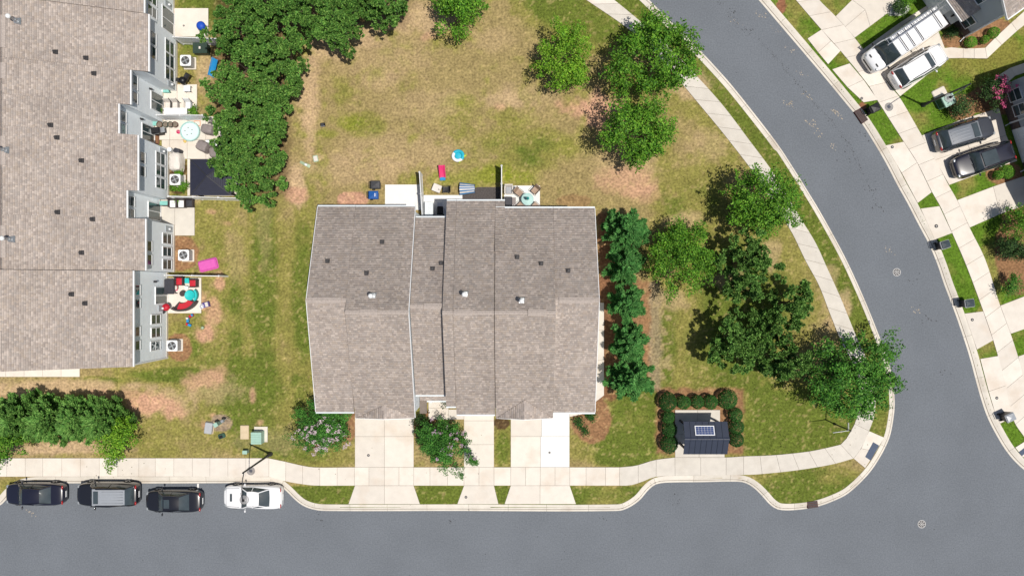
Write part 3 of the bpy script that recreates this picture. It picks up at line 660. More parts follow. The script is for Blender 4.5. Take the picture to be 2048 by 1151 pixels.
def roof_point(px, py, off):
    h = 7.5; hit = None
    for _ in range(12):
        x, y = P(px, py, h)
        for r in ROOFS:
            if r[0]-.2 <= x <= r[1]+.2 and r[2] <= y <= r[3]: h = r[4](y); break
    return x-off.x, y-off.y, h
for px, py, k, r in [(764,484,'pipe',rB),(655,522,'pipe',rA),(733,546,'pipe',rB),(746,591,'flue',rB),(865,537,'pipe',rC),(882,526,'pipe',rC),(930,588,'flue',rE),(1034,514,'pipe',rF),(1082,527,'pipe',rF),(1136,541,'pipe',rG),(1043,601,'flue',rF)]:
    vent(r, *roof_point(px, py, OFF), k)
def ridge_vent(r, pa, pb, py, h):
    a, b = Xp(pa, h), Xp(pb, h); y = Yp(py, h)-OFF.y; w = .21
    MB().add([(a, y-w, h-.055), (b, y-w, h-.055), (b, y, h+.06), (a, y, h+.06), (b, y+w, h-.055), (a, y+w, h-.055), (a, y-w, h-.10), (b, y-w, h-.10), (b, y+w, h-.10), (a, y+w, h-.10)],
             [(0,1,2,3), (3,2,4,5), (6,7,1,0), (5,4,8,9), (6,0,3,5,9), (7,8,4,2,1)]).build('ridge_vent', M['cap'], r)
for r, a, b, py, h in ((rA,613,682,600,hm1+.05),(rB,720,755,624,hm2+.05),(rC,848,884,612,8.4),(rE,908,946,625,hm2+.05),(rF,1056,1093,625,hm2+.17),(rG,1118,1188,600,hm1+.05)): ridge_vent(r, a, b, py, h)
PAVED.append(np.array([(660,435),(1162,435),(1162,785),(660,785)]))
# ---- long townhouse row with the wall facing the yards
row = thing('townhouse_row', 'long townhouse row with pale blue siding, many windows and taupe shingled roof', 'building', (-30, 8, 0))
RO = Vector((-30, 8, 0))
SL = .40
segs = []   # eave px, y0, y1, plane offset
def solve(px, dz):
    h = 5.4
    for _ in range(20): x = Xp(px, h); h = 5.3+dz+SL*(-27.05-x)
    return x, h
XR = -35.4
for i, (px, y0, y1, dz) in enumerate([(287,-70,26,.10),(296,26,143,.012),(259.5,143,209,0.),(236,209,267,.003),(274.5,267,381,.006),(252.5,381,436,.002),(289.5,436,545,.005),(265,541,733,.42)]):
    xe, he = solve(px, dz); hr2 = 5.3+dz+SL*(-27.05-XR)
    Y0, Y1 = Yp(y0, he), Yp(y1, he)
    if 0 < i < 7: Y0 = segs[-1]['Y1']-.001
    if i == 7: Y0 = Yp(541, he)
    if i == 6: Y1 = Yp(541, he)+.006
    Xw = xe-.32; zw = he+SL*.32-.15
    segs.append(dict(xe=xe, he=he, Y0=Y0, Y1=Y1, Xw=Xw, dz=dz))
    q = lambda x, y, z: (x-RO.x, y-RO.y, z)
    m = MB(); prof = [(Xw, 0), (Xw, zw), (XR, hr2-.16), (-42.5, 5.2), (-42.5, 0)]
    e = .003*i
    V = [q(x-e, Y0-.002, z) for x, z in prof]+[q(x-e, Y1+(.12 if i == 7 else .002), z) for x, z in prof]
    m.add(V, [(0,1,2,3,4), (9,8,7,6,5)]+[(k, (k+1) % 5, 5+(k+1) % 5, 5+k) for k in range(5)]).build('wall', M['siding'], row)
    f = [q(xe, Y0, he), q(xe, Y1, he), q(XR, Y1, hr2), q(XR, Y0, hr2)]; b = [q(-42.8, Y1, 5.1), q(-42.8, Y0, 5.1), q(XR, Y0, hr2), q(XR, Y1, hr2)]
    d = MB(); s = slab(f); d.add(s.v, s.f); s = slab(b); d.add(s.v, s.f)
    rf = d.build('roof', M['decking'], row); segs[-1]['roof'] = rf
    shingles([plane_of(f[1], f[0], f[2], f), plane_of(b[1], b[0], b[2], b)], rf)
    MB().box((xe+.05-RO.x, (Y0+Y1)/2-RO.y, he-.09), (.11, abs(Y1-Y0)-.012, .13)).build('gutter', M['trim'], row)
    laps(row, q(Xw-e, 0, 0), (0, 1), (1, 0), Y1+(.14 if i == 7 else .01), Y0-.01, .25, zw, M['siding'])
    MB().box((Xw+.012-RO.x, (Y0+Y1)/2-RO.y, .12), (.03, abs(Y1-Y0)-.02, .26)).build('foundation', M['kerb'], row)
    ROOFS.append((xe-20, xe, Y1, Y0, None))
MB().hexa([(segs[7]['Xw']-.1-RO.x, segs[7]['Y1']+.02-RO.y, 0), (segs[7]['Xw']+.03-RO.x, segs[7]['Y1']+.02-RO.y, 0), (segs[7]['Xw']+.03-RO.x, segs[7]['Y1']+.14-RO.y, 0), (segs[7]['Xw']-.1-RO.x, segs[7]['Y1']+.14-RO.y, 0)]+
          [(segs[7]['Xw']-.1-RO.x, segs[7]['Y1']+.02-RO.y, 5.2), (segs[7]['Xw']+.03-RO.x, segs[7]['Y1']+.02-RO.y, 5.2), (segs[7]['Xw']+.03-RO.x, segs[7]['Y1']+.14-RO.y, 5.2), (segs[7]['Xw']-.1-RO.x, segs[7]['Y1']+.14-RO.y, 5.2)]).build('corner_board', M['trim'], row)
def on_wall(seg, xa, xb, ya, yb):
    """wall rectangle from its outline on the plan view"""
    W = segs[seg]['Xw']; z = [58*(1-W*S/(x-1024)) for x in (xa, xb)]; zt, zb = max(z), min(z)
    zm = (zt+zb)/2; y = [Yp(ya, zm), Yp(yb, zm)]
    return (W+.012-RO.x, -RO.y, 0), min(y), max(y), max(zb, .05), zt
WIN = {0: [(292,313,-12,8,'u'),(292,313,12,34,'u')], 1: [(297,312,63,90,'u'),(297,312,91.5,118,'u'),(329,350,82,109,'l'),(329,350,109,136,'l'),(329,350,136,163,'l')],
       2: [(260.5,275,149,179,'u'),(260.5,275,182.5,206.6,'u')], 3: [(236.5,252,221,244,'u'),(236.5,252,247,268,'u')],
       4: [(275,290,302.7,326.5,'u'),(275,290,331,353,'u'),(310,330,304.6,329.5,'l'),(310,330,330.5,353.5,'l'),(310,330,355,377.6,'l')],
       5: [(253.5,269,391,413,'u'),(253.5,269,416.6,436,'u')], 6: [(290,303.5,481,503,'u'),(290,303.5,508,530,'u'),(323.6,343,466,488,'l'),(323.6,343,493,513,'l'),(323.6,343,518,539,'l')],
       7: [(266,280,569,591,'u'),(266,280,597,617,'u'),(266,280,652,673,'u'),(266,280,680,700.6,'u'),(301,321,628,648,'l'),(301,321,654,674.6,'l'),(300,320,681,700.6,'l')]}
for s_, ws in WIN.items():
    for xa, xb, ya, yb, k in ws:
        O, u0, u1, z0, z1 = on_wall(s_, xa, xb, ya, yb)
        if k == 'u': z1 = z0+1.45
        else: z0 = max(z0, .55); z1 = z0+1.55
        window(row, O, (0, 1), (1, 0), u0, u1, z0, z1)
for s_, xa, xb, ya, yb in ((0,324,345,17,64),(2,298,321,184,222),(3,277,302,247,280),(5,292.5,316,404,440),(7,306,327.5,573,608)):
    O, u0, u1, z0, z1 = on_wall(s_, xa, xb, ya, yb)
    window(row, O, (0, 1), (1, 0), u0, u1, .08, 2.12, vert=True, name='patio_door')
def meter(seg, ya, yb):
    W = segs[seg]['Xw']; y0, y1 = sorted((Yp(ya, 1), Yp(yb, 1))); O = (W-RO.x, -RO.y, 0)
    fr = wbox(MB(), O, (0, 1), (1, 0), y0, y1, .5, 1.6, -.02, .04).build('vent_panel', M['siding_grey'], row)
    MB().ball((W+.1-RO.x, (y0+y1)/2-RO.y, 1.05), .1, .09, .12).build('vent_hood', M['white'], fr, True)
for s_, a, b in ((0,4,16),(1,163,176),(4,297,309),(6,452,464),(7,610,622)): meter(s_, a, b)
M['lampdark'] = mat('dark lamp metal', (.04, .04, .045), .5, 0)
for s_, py in ((2,178),(3,238),(7,563)):
    W = segs[s_]['Xw']; y = Yp(py, 2.2)
    MB().box((W+.04-RO.x, y-RO.y, 2.2), (.06, .14, .3)).lathe((W+.12-RO.x, y-RO.y, 2.05), [(.05, 0), (.08, .12), (.06, .24), (.01, .3)], 10).build('wall_lamp', M['lampdark'], row)
def row_point(px, py, i):
    d = segs[i]; h = 7
    for _ in range(15): x, y = P(px, py, h); h = 5.3+d['dz']+SL*(-27.05-x) if x > XR else 8.4-SL*(XR-x)
    return x-RO.x, y-RO.y, h
for px, py, i, k in [(111,104,1,'pipe'),(172,116,1,'pipe'),(188,147,2,'pipe'),(101,250,3,'pipe'),(114,275,4,'pipe'),(163,321,4,'pipe'),(115,424,5,'pipe'),(185,438,6,'pipe'),(163,505,6,'pipe'),(143,588,7,'pipe'),(170,606,7,'pipe'),
                      (34,42,1,'flue'),(10,300,4,'flue'),(22,478,6,'flue'),(6,586,7,'flue')]:
    vent(segs[i]['roof'], *row_point(px, py, i), k, math.pi/2)
for i, ya, yb in ((1,30,95),(2,125,157),(4,272,330),(6,450,515),(7,662,730)):
    h = 5.3+segs[i]['dz']+SL*(-27.05-XR)+.03; y0, y1 = Yp(yb, h)-RO.y, Yp(ya, h)-RO.y; x = XR-RO.x
    MB().add([(x-.21, y0, h-.05), (x-.21, y1, h-.05), (x, y1, h+.06), (x, y0, h+.06), (x+.21, y1, h-.05), (x+.21, y0, h-.05), (x-.21, y0, h-.1), (x-.21, y1, h-.1), (x+.21, y1, h-.1), (x+.21, y0, h-.1)],
             [(0,1,2,3), (3,2,4,5), (6,7,1,0), (5,4,8,9), (6,0,3,5,9), (7,8,4,2,1)]).build('ridge_vent', M['cap'], segs[i]['roof'])
PAVED.append(np.array([(-100,-100),(355,-100),(355,170),(322,168),(322,232),(300,232),(335,280),(335,392),(318,440),(350,470),(350,552),(328,560),(328,712),(-100,712)]))
# ---- facing houses (rotated frames: b runs away from the street, a along the front)
def frame(px, py, ang):
    K = Vector((*P(px, py), 0)); t = math.radians(ang)
    return K, t
def house(px, py, ang, label, A1, B1, hE, ridge_a, hR, garage, wins, sidewins, lower='brick'):
    """local axes: x = depth from the street, y = along the front"""
    K, t = frame(px, py, ang); root = thing('house', label, 'building', K, t)
    m = MB(); prof = [(0, 0), (0, hE), (ridge_a, hR), (A1, hE), (A1, 0)]
    V = [(0, y, z) for y, z in prof]+[(B1, y, z) for y, z in prof]
    m.add(V, [(0,1,2,3,4), (9,8,7,6,5)]+[(i, (i+1) % 5, 5+(i+1) % 5, 5+i) for i in range(5)]).build('wall', M['siding_grey'], root)
    laps(root, (0, 0, 0), (0, 1), (-1, 0), .0, A1, 1.0, hE, M['siding_grey']); laps(root, (0, 0, 0), (1, 0), (0, -1), 0, B1, .3, hE, M['siding_grey'])
    wbox(MB(), (0, 0, 0), (0, 1), (-1, 0), -.05, A1, 0, 1.0, -.01, .06).build('stone_base', M[lower], root)
    o = .35; sl = (hR-hE)/ridge_a; sl2 = (hR-hE)/(A1-ridge_a)
    r = [(-o, -o, hE-sl*o+.15), (B1, -o, hE-sl*o+.15), (B1, ridge_a, hR+.15), (-o, ridge_a, hR+.15)]; r2 = [(B1, A1+o, hE-sl2*o+.15), (-o, A1+o, hE-sl2*o+.15), (-o, ridge_a, hR+.15), (B1, ridge_a, hR+.15)]
    d = MB(); s = slab(r); d.add(s.v, s.f); s = slab(r2); d.add(s.v, s.f); rf = d.build('roof', M['decking'], root)
    shingles([plane_of(r[0], r[1], r[3], r), plane_of(r2[0], r2[1], r2[3], r2)], rf)
    f = MB()
    for a, b in ((r[0], r[3]), (r2[1], r2[2])): f.hexa([(a[0]-.03, a[1], a[2]-.2), (a[0]+.02, a[1], a[2]-.2), (b[0]+.02, b[1], b[2]-.2), (b[0]-.03, b[1], b[2]-.2), (a[0]-.03, a[1], a[2]+.01), (a[0]+.02, a[1], a[2]+.01), (b[0]+.02, b[1], b[2]+.01), (b[0]-.03, b[1], b[2]+.01)])
    f.build('fascia', M['trim'], root)
    MB().box((B1/2-o/2, -o-.05, r[0][2]-.07), (B1+o, .1, .13)).build('gutter', M['trim'], root)
    MB().box((.0, -.0, hE/2), (.14, .14, hE)).build('corner_board', M['trim'], root)
    MB().tube([(-.12, .0, hE-.2), (-.12, 0, .3), (-.5, -.1, .08)], .045, 6).build('downspout', M['trim'], root)
    for y0, y1, z0, z1 in wins: window(root, (-.022, 0, 0), (0, 1), (-1, 0), y0, y1, z0, z1)
    for x0, x1, z0, z1 in sidewins: window(root, (0, -.022, 0), (1, 0), (0, -1), x0, x1, z0, z1)
    if garage:
        g0, g1, dep, hg, d0, d1 = garage
        MB().hexa([(-dep, g0, 0), (.01, g0, 0), (.01, g1, 0), (-dep, g1, 0), (-dep, g0, hg), (.01, g0, hg+.4), (.01, g1, hg+.4), (-dep, g1, hg)]).build('garage_wall', M['siding_grey'], root)
        wbox(MB(), (-dep, 0, 0), (0, 1), (-1, 0), g0-.04, d0, 0, 1.0, -.01, .06).build('stone_base', M[lower], root)
        wbox(MB(), (-dep, 0, 0), (0, 1), (-1, 0), d1, g1, 0, 1.0, -.01, .06).build('stone_base', M[lower], root)
        p = [(-dep-.3, g0-.25, hg+.05), (-dep-.3, g1+.2, hg+.05), (.03, g1+.2, hg+.75), (.03, g0-.25, hg+.75)]
        gr = slab(p, .12).build('garage_roof', M['decking'], root); shingles([plane_of(p[0], p[1], p[3], p)], gr)
        MB().box((-dep-.34, (g0+g1)/2, hg-.02), (.1, g1-g0+.4, .14)).build('gutter', M['trim'], root)
        dr = wbox(MB(), (-dep, 0, 0), (0, 1), (-1, 0), d0, d1, .03, 2.25, -.02, .03).build('garage_door', M['white'], root)
        for k in range(4):
            for j in range(2):
                w = (d1-d0)/2; wbox(MB(), (-dep, 0, 0), (0, 1), (-1, 0), d0+j*w+.06, d0+(j+1)*w-.05, .07+k*.54, .07+k*.54+.49, .02, .048).build('panel', M['siding'], dr)
        MB().box((-dep-.06, d0-.45, 1.9), (.1, .16, .3)).lathe((-dep-.14, d0-.45, 1.72), [(.05, 0), (.09, .14), (.06, .26), (.01, .32)], 10).build('wall_lamp', M['lampdark'], root)
    return root
house(1927, 75, 35.5, 'grey-blue house with garage behind the work van', 13, 11, 5.3, 5.2, 7.9, (1.5, 8.2, .95, 2.6, 2.5, 7.2), [(.5,1.55,.75,2.2),(1.62,2.6,3.3,4.7),(6,7,3.4,4.8)], [(1.2,2.1,.9,2.2),(3.0,3.9,.9,2.2),(1.2,2.1,3.4,4.7)])
house(2020, 246, 18, 'grey-blue house with pale garage door behind the black hatchback', 3.1, 10, 5.3, 1.5, 6.3, None, [(.3,1.25,.8,2.2),(1.5,2.5,.8,2.2),(.4,1.4,3.3,4.7)], [])
house(2050, 338, 18, 'grey-blue garage wing with pale sectional door beside the black hatchback', 4.1, 8, 2.75, 2.0, 3.6, None, [], [])
K2 = [o for o in bpy.data.objects if o.name.startswith('house')]
gw = [o for o in K2 if 'garage wing' in o.get('label', '')][0]
dr = wbox(MB(), (0, 0, 0), (0, 1), (-1, 0), .55, 3.35, .03, 2.3, -.02, .075).build('garage_door', M['white'], gw)
for k in range(4):
    for j in range(3): wbox(MB(), (0, 0, 0), (0, 1), (-1, 0), .6+j*.92, .6+j*.92+.86, .07+k*.55, .07+k*.55+.5, .06, .092).build('panel', M['siding'], dr)
house(2074, 418, 18, 'grey-blue house beside the empty driveway', 2.6, 8, 5.3, 1.3, 6.4, None, [(.8,1.7,.9,2.2)], [])
PAVED += [np.array([(1885,15),(1926,75),(2010,20),(1990,-60),(1880,-60)]), np.array([(2010,150),(2022,243),(2035,345),(2100,330),(2100,150)])]
# ------------------------------------------------------------------ vehicles
BODY = {
 'sedan': [(.5,.40,.26,.58),(.492,.64,.2,.65),(.465,.80,.18,.72),(.40,.92,.18,.78),(.27,.98,.18,.87),(.17,1,.18,.93),(0,1,.18,.96),(-.2,1,.18,.98),(-.34,.97,.18,1.0),(-.43,.89,.2,.99),(-.485,.74,.24,.92),(-.5,.52,.3,.82)],
 'coupe': [(.5,.45,.22,.56),(.492,.70,.18,.63),(.462,.89,.16,.70),(.39,.975,.16,.77),(.27,.99,.16,.85),(.15,.985,.16,.90),(-.02,.98,.16,.92),(-.18,1,.16,.95),(-.33,1,.16,.99),(-.43,.96,.18,.99),(-.487,.84,.24,.93),(-.5,.60,.3,.84)],
 'suv': [(.5,.42,.3,.74),(.493,.68,.26,.84),(.465,.82,.24,.92),(.39,.94,.24,.99),(.27,.99,.24,1.05),(.18,1,.24,1.09),(0,1,.24,1.11),(-.2,1,.24,1.12),(-.36,.97,.24,1.12),(-.45,.90,.26,1.10),(-.489,.78,.3,1.05),(-.5,.66,.36,.95)],
 'van': [(.5,.46,.3,.82),(.494,.70,.26,.95),(.472,.87,.24,1.06),(.43,.96,.24,1.18),(.36,.985,.24,1.30),(.28,1,.24,1.38),(.1,1,.24,1.40),(-.2,1,.24,1.40),(-.4,1,.24,1.40),(-.48,.99,.26,1.40),(-.496,.97,.3,1.38),(-.5,.94,.36,1.3)],
}
CAB = {  # windscreen base, roof front, roof rear, rear glass base, belt z, roof z, belt half width, roof half width (of half width)
 'sedan': (.265,.12,-.16,-.325,.93,1.44,.90,.64), 'coupe': (.205,.06,-.14,-.345,.88,1.33,.88,.60), 'suv': (.255,.15,-.37,-.468,1.06,1.72,.93,.72), 'van': (.375,.245,-.485,-.494,1.34,2.55,.97,.84)}
def vehicle(kind, name, label, px, py, rz, Ln, W, pm, z, hmid=.8, roofm=None, group=None, glassroof=False):
    x, y = P(px, py, hmid); root = thing(name, label, 'van' if kind == 'van' else 'car', (x, y, z), math.radians(rz), group)
    hw = W/2; V = []; F = []
    for s, k, zl, zt in BODY[kind]:
        w = hw*k
        half = [(0, zt+.03), (.5*w, zt+.022), (.82*w, zt), (.95*w, zt-.06), (w, zt*.62+zl*.38), (.985*w, zl+.14), (.93*w, zl), (0, zl-.01)]
        V += [(s*Ln, a, b) for a, b in half]+[(s*Ln, -a, b) for a, b in half[-2:0:-1]]
    m = 14; n = len(BODY[kind])
    for i in range(n-1):
        for k in range(m): F.append((i*m+k, i*m+(k+1) % m, (i+1)*m+(k+1) % m, (i+1)*m+k))
    F.append(tuple(range(m))); F.append(tuple(range((n-1)*m, n*m))[::-1])
    b = MB().add(V, F).build('body', pm, root, True)
    me = b.data
    try: me.set_sharp_from_angle(angle=math.radians(80))
    except Exception: pass
    sd = b.modifiers.new('subsurf', 'SUBSURF'); sd.levels = 2; sd.render_levels = 2
    wb, rf, rr, gb, zb, zr, kb, kr = CAB[kind]; wb *= Ln; rf *= Ln; rr *= Ln; gb *= Ln; yb, yr = hw*kb, hw*kr; kt = .9 if kind != 'van' else 1.0
    g = M['carglass']
    MB().patch((wb-.10, -yb*.96, zb), (wb-.10, yb*.96, zb), (rf, yr*.98, zr-.015), (rf, -yr*.98, zr-.015), 8, 5, .07, (.8, 0, .6)).build('windshield', g, root, True)
    MB().patch((gb+.05, yb*.94*kt, zb+.02), (gb+.05, -yb*.94*kt, zb+.02), (rr, -yr*.98*kt, zr-.02), (rr, yr*.98*kt, zr-.02), 8, 5, .05, (-.8, 0, .6)).build('rear_window', g, root, True)
    xm = (rf+rr)/2+.1
    for sgn in (1, -1):
        A_ = lambda x, y, zz: (x, sgn*y, zz)
        if kind == 'van':
            MB().patch(A_(wb-.2, yb, zb), A_(wb-1.15, yb, zb), A_(wb-1.15, yb*.93, zr-.55), A_(rf+.02, yb*.93, zr-.55), 4, 4).build('side_window', g, root, True)
            MB().patch(A_(wb-1.15, yb*1.0, zb-.05), A_(gb, yb*1.0, zb-.05), A_(rr, yr, zr-.02), A_(rf-.3, yr, zr-.02), 8, 6, .05, (0, sgn, .2)).build('side_panel', pm, root, True)
            MB().patch(A_(rf+.02, yb*.93, zr-.55), A_(wb-1.15, yb*.93, zr-.55), A_(rf-.3, yr, zr-.02), A_(rf+.0, yr, zr-.02), 4, 4).build('side_panel', pm, root, True)
        else:
            MB().patch(A_(wb-.13, yb, zb), A_(xm, yb, zb), A_(xm, yr, zr-.03), A_(rf, yr, zr-.03), 5, 4, .025, (0, sgn, .3)).build('side_window', g, root, True)
            MB().patch(A_(xm, yb, zb), A_(gb+.08, yb*.98*kt, zb), A_(rr, yr*kt, zr-.03), A_(xm, yr, zr-.03), 5, 4, .025, (0, sgn, .3)).build('side_window', g, root, True)
        pl = MB(); r = .045
        pl.tube([A_(wb-.08, yb*.97, zb-.02), A_((wb+rf)/2, (yb+yr)/2+.03, (zb+zr)/2+.03), A_(rf-.02, yr+.005, zr-.02), A_((rf+rr)/2, yr+.03, zr+.005), A_(rr+.02, yr*kt+.005, zr-.02), A_((rr+gb)/2, (yr+yb)/2*kt+.02, (zb+zr)/2+.02), A_(gb+.03, yb*.95*kt, zb-.02)], r, 8)
        if kind != 'van': pl.tube([A_(xm, yb+.005, zb-.02), A_(xm, (yb+yr)/2+.02, (zb+zr)/2), A_(xm, yr+.01, zr-.02)], .03, 6)
        pl.build('pillar', pm if kind != 'coupe' else pm, root, True)
        mx = wb-.42 if kind != 'van' else wb-.1
        mr = MB().ball((mx, sgn*(hw+.10), zb+.05), .07, .12, .08, 10, 6).tube([(mx, sgn*(hw*.93), zb), (mx, sgn*(hw+.08), zb+.03)], .025, 6).build('mirror', pm if kind != 'van' else M['black'], root, True)
        f0 = BODY[kind][2]
        MB().ball((Ln*.462, sgn*hw*.66, f0[3]-.05), .13, .15, .055, 10, 6).build('headlight', M['clear_lamp'], root, True)
        MB().ball((-Ln*.478, sgn*hw*.66, BODY[kind][-3][3]-.06), .07, .17, .09, 10, 6).build('taillight', M['red_lamp'], root, True)
        for wx in (.30*Ln, -.29*Ln):
            rw = .34 if kind in ('sedan', 'coupe') else .37
            w = MB(); pr = [(rw-.06, -.11), (rw, -.08), (rw, .08), (rw-.06, .11)]; nn = 20
            for rad, off in pr:
                for i in range(nn):
                    a = 2*math.pi*i/nn; w.v.append((wx+rad*math.cos(a), sgn*(hw-.10)+off, rw+rad*math.sin(a)))
            for k in range(3):
                for i in range(nn): w.f.append((k*nn+i, k*nn+(i+1) % nn, (k+1)*nn+(i+1) % nn, (k+1)*nn+i))
            w.f.append(tuple(range(nn))); w.f.append(tuple(range(3*nn, 4*nn)))
            wo = w.build('wheel', M['rubber'], root, True)
            c = MB()
            for k in range(5):
                a = 2*math.pi*k/5; c.hexa([(wx+q*math.cos(a+s)*1.0, sgn*(hw-.10)+o, rw+q*math.sin(a+s)) for o in (sgn*.09, sgn*.125) for q, s in ((.04,-.6),(rw-.08,-.12),(rw-.08,.12),(.04,.6))])
            c.build('rim', M['chrome'], wo)
    rm = MB(); rm.patch((rr-.02, -yr*kt, zr-.03), (rf+.02, -yr, zr-.03), (rf+.02, yr, zr-.03), (rr-.02, yr*kt, zr-.03), 10, 8, .075, (0, 0, 1))
    rm.build('roof', roofm or pm, root, True)
    MB().rbox((Ln*.497, 0, BODY[kind][1][3]*.66), (.05, W*.55, .18), .02).build('grille', M['black'], root)
    MB().rbox((-Ln*.500, 0, BODY[kind][-1][3]*.72), (.03, .5, .14), .01).build('number_plate', M['white'], root)
    # shut lines of bonnet and boot
    zt = lambda s: np.interp(s, [q[0] for q in BODY[kind]][::-1], [q[3] for q in BODY[kind]][::-1])+.034
    sh = MB()
    if kind != 'van':
        for sg in (1, -1): sh.tube([(s*Ln, sg*hw*.80*np.interp(s, [.2,.45], [1,.92]), zt(s)-.022) for s in np.linspace(wb/Ln+.01, .445, 8)], .008, 4)
        sh.tube([(.447*Ln, a*hw*.74, zt(.447)-.012-.012*abs(a)) for a in (-1, -.5, 0, .5, 1)], .008, 4)
        sh.build('hood_seam', M['black'], root)
    MB().tube([(wb-.06, -yb*.5, zb+.06), (wb-.16, 0, zb+.11)], .012, 4).tube([(wb-.05, .05, zb+.07), (wb-.15, yb*.55, zb+.1)], .012, 4).build('wiper', M['black'], root)
    return root, dict(wb=wb, rf=rf, rr=rr, gb=gb, zb=zb, zr=zr, yb=yb, yr=yr, hw=hw, Ln=Ln)
P_black = paint('black car paint', (.012, .012, .016)); P_navy = paint('midnight car paint', (.012, .012, .024)); P_char = paint('charcoal car paint', (.03, .031, .036), .3)
P_white = paint('white car paint', (.80, .80, .81), .3); P_silver_sheen = mat('silver paint and sky sheen', (.30, .32, .35), .3, .04, 4, spec=.5, coat=.7); P_sky_sheen = mat('painted roof sky sheen', (.17, .185, .21), .3, .04, 4, spec=.5, coat=.7); P_blue = paint('dark slate car paint', (.05, .055, .07), .3)  # sky reflection on dark roofs painted as grey; the bin lid itself is silver
def sunroof(root, d, x0, x1, k=.62, m=None):
    MB().patch((x1, -d['yr']*k, d['zr']+.045), (x0, -d['yr']*k, d['zr']+.04), (x0, d['yr']*k, d['zr']+.04), (x1, d['yr']*k, d['zr']+.045), 6, 4, .012, (0, 0, 1)).build('sunroof', m or M['carglass'], root, True)
def rails(root, d, m):
    for s in (1, -1): MB().tube([(d['rf']-.25, s*d['yr']*.93, d['zr']-.01), (d['rf']-.35, s*d['yr']*.93, d['zr']+.07), (d['rr']+.3, s*d['yr']*.93, d['zr']+.07), (d['rr']+.2, s*d['yr']*.93, d['zr']-.01)], .022, 6).build('roof_rail', m, root, True)
c, d = vehicle('sedan', 'sedan', 'black sedan parked beside the grassy kerb return, purple glint on its boot', 67, 989, 180, 4.85, 1.85, P_navy, -.12)
c, d = vehicle('suv', 'suv', 'dark parked car with sky reflection painted grey on its flat roof and red tail lamps', 211, 990, 180, 4.95, 1.95, P_black, -.12, 1.0, P_silver_sheen); sunroof(c, d, d['rf']-.12, d['rf']-.5, .7); rails(c, d, M['black'])  # roof grey is reflected sky put into the colour
for k in range(5): MB().box(((d['rf']+d['rr'])/2-.35, (-.44+.22*k), d['zr']+.045), (1.7, .035, .02)).build('roof_rib', P_silver_sheen, c)
c, d = vehicle('sedan', 'sedan', 'glossy black sedan parked behind the white sports car', 345, 1003, 180, 4.6, 1.82, P_black, -.12); sunroof(c, d, d['rf']-.1, d['rf']-.55, .6)
c, d = vehicle('coupe', 'sports_car', 'white sports coupe parked at the kerb under the street lamp', 504, 995, 180, 4.8, 1.92, P_white, -.12)
MB().rbox((d['Ln']*.36, 0, .835), (.17, .62, .035), .03).build('hood_vent', M['carglass'], c)
for s in (1, -1): MB().tube([(-d['Ln']*.47, s*.8, .98), (-d['Ln']*.475, s*.62, 1.06), (-d['Ln']*.478, 0, 1.08)], .03, 6).build('spoiler', P_white, c)
vn, d = vehicle('van', 'work_van', 'white work van with roof bars parked at the garage', 1807, 81, 214.5, 6.0, 2.02, P_white, .032, 1.5)
for xx in (.9, .25, -.55, -2.3): MB().tube([(xx, -d['yr']*.98, d['zr']-.05), (xx, -d['yr']*.92, d['zr']+.17), (xx, d['yr']*.92, d['zr']+.17), (xx, d['yr']*.98, d['zr']-.05)], .035, 6).build('roof_bar', M['lampdark'], vn)
for s in (-.45, .45): MB().rbox((d['Ln']*.445, s, 1.165), (.10, .3, .05), .02).build('hood_vent', M['black'], vn)
x, y = P(1807, 81, 1.5); ld = thing('ladder', 'silver extension ladder lying on the white work van roof bars', 'ladder', (x, y, .032+d['zr']+.235), math.radians(214.5))
for s in (-.84, -.42): MB().box((-.55, s, .0), (5.2, .05, .09)).build('rail', M['chrome'], ld)
for s in (-.80, -.46): MB().box((-1.0, s, .07), (5.0, .045, .07)).build('rail', M['chrome'], ld)
for k in range(17): MB().tube([(1.9-k*.3, -.84, .0), (1.9-k*.3, -.42, .0)], .022, 6).build('rung', M['chrome'], ld)
c, d = vehicle('suv', 'suv', 'white car with black rear glass and roof rails beside the van', 1839, 132, 31, 4.75, 1.9, P_white, .032, .9); sunroof(c, d, d['rf']-.12, d['rf']-.5, .85); rails(c, d, M['black'])
c, d = vehicle('suv', 'suv', 'dark car with sky reflection painted on its ribbed roof on the facing driveway', 1930, 267, 17, 4.8, 1.92, P_blue, .032, .9, P_sky_sheen); sunroof(c, d, d['rf']-.15, d['rf']-.62, .8); rails(c, d, M['black'])  # ribbed roof tone is reflected sky, painted in
for k in range(4): MB().box(((d['rf']+d['rr'])/2-.35, (-.36+.24*k), d['zr']+.045), (1.5, .03, .02)).build('roof_rib', P_silver_sheen, c)
c, d = vehicle('suv', 'hatchback', 'black hatchback with glass roof on the facing driveway', 1966, 319, 198.5, 4.9, 1.92, P_navy, .032, .8); sunroof(c, d, d['rf']-.1, d['rf']-1.3, .8); rails(c, d, M['black'])
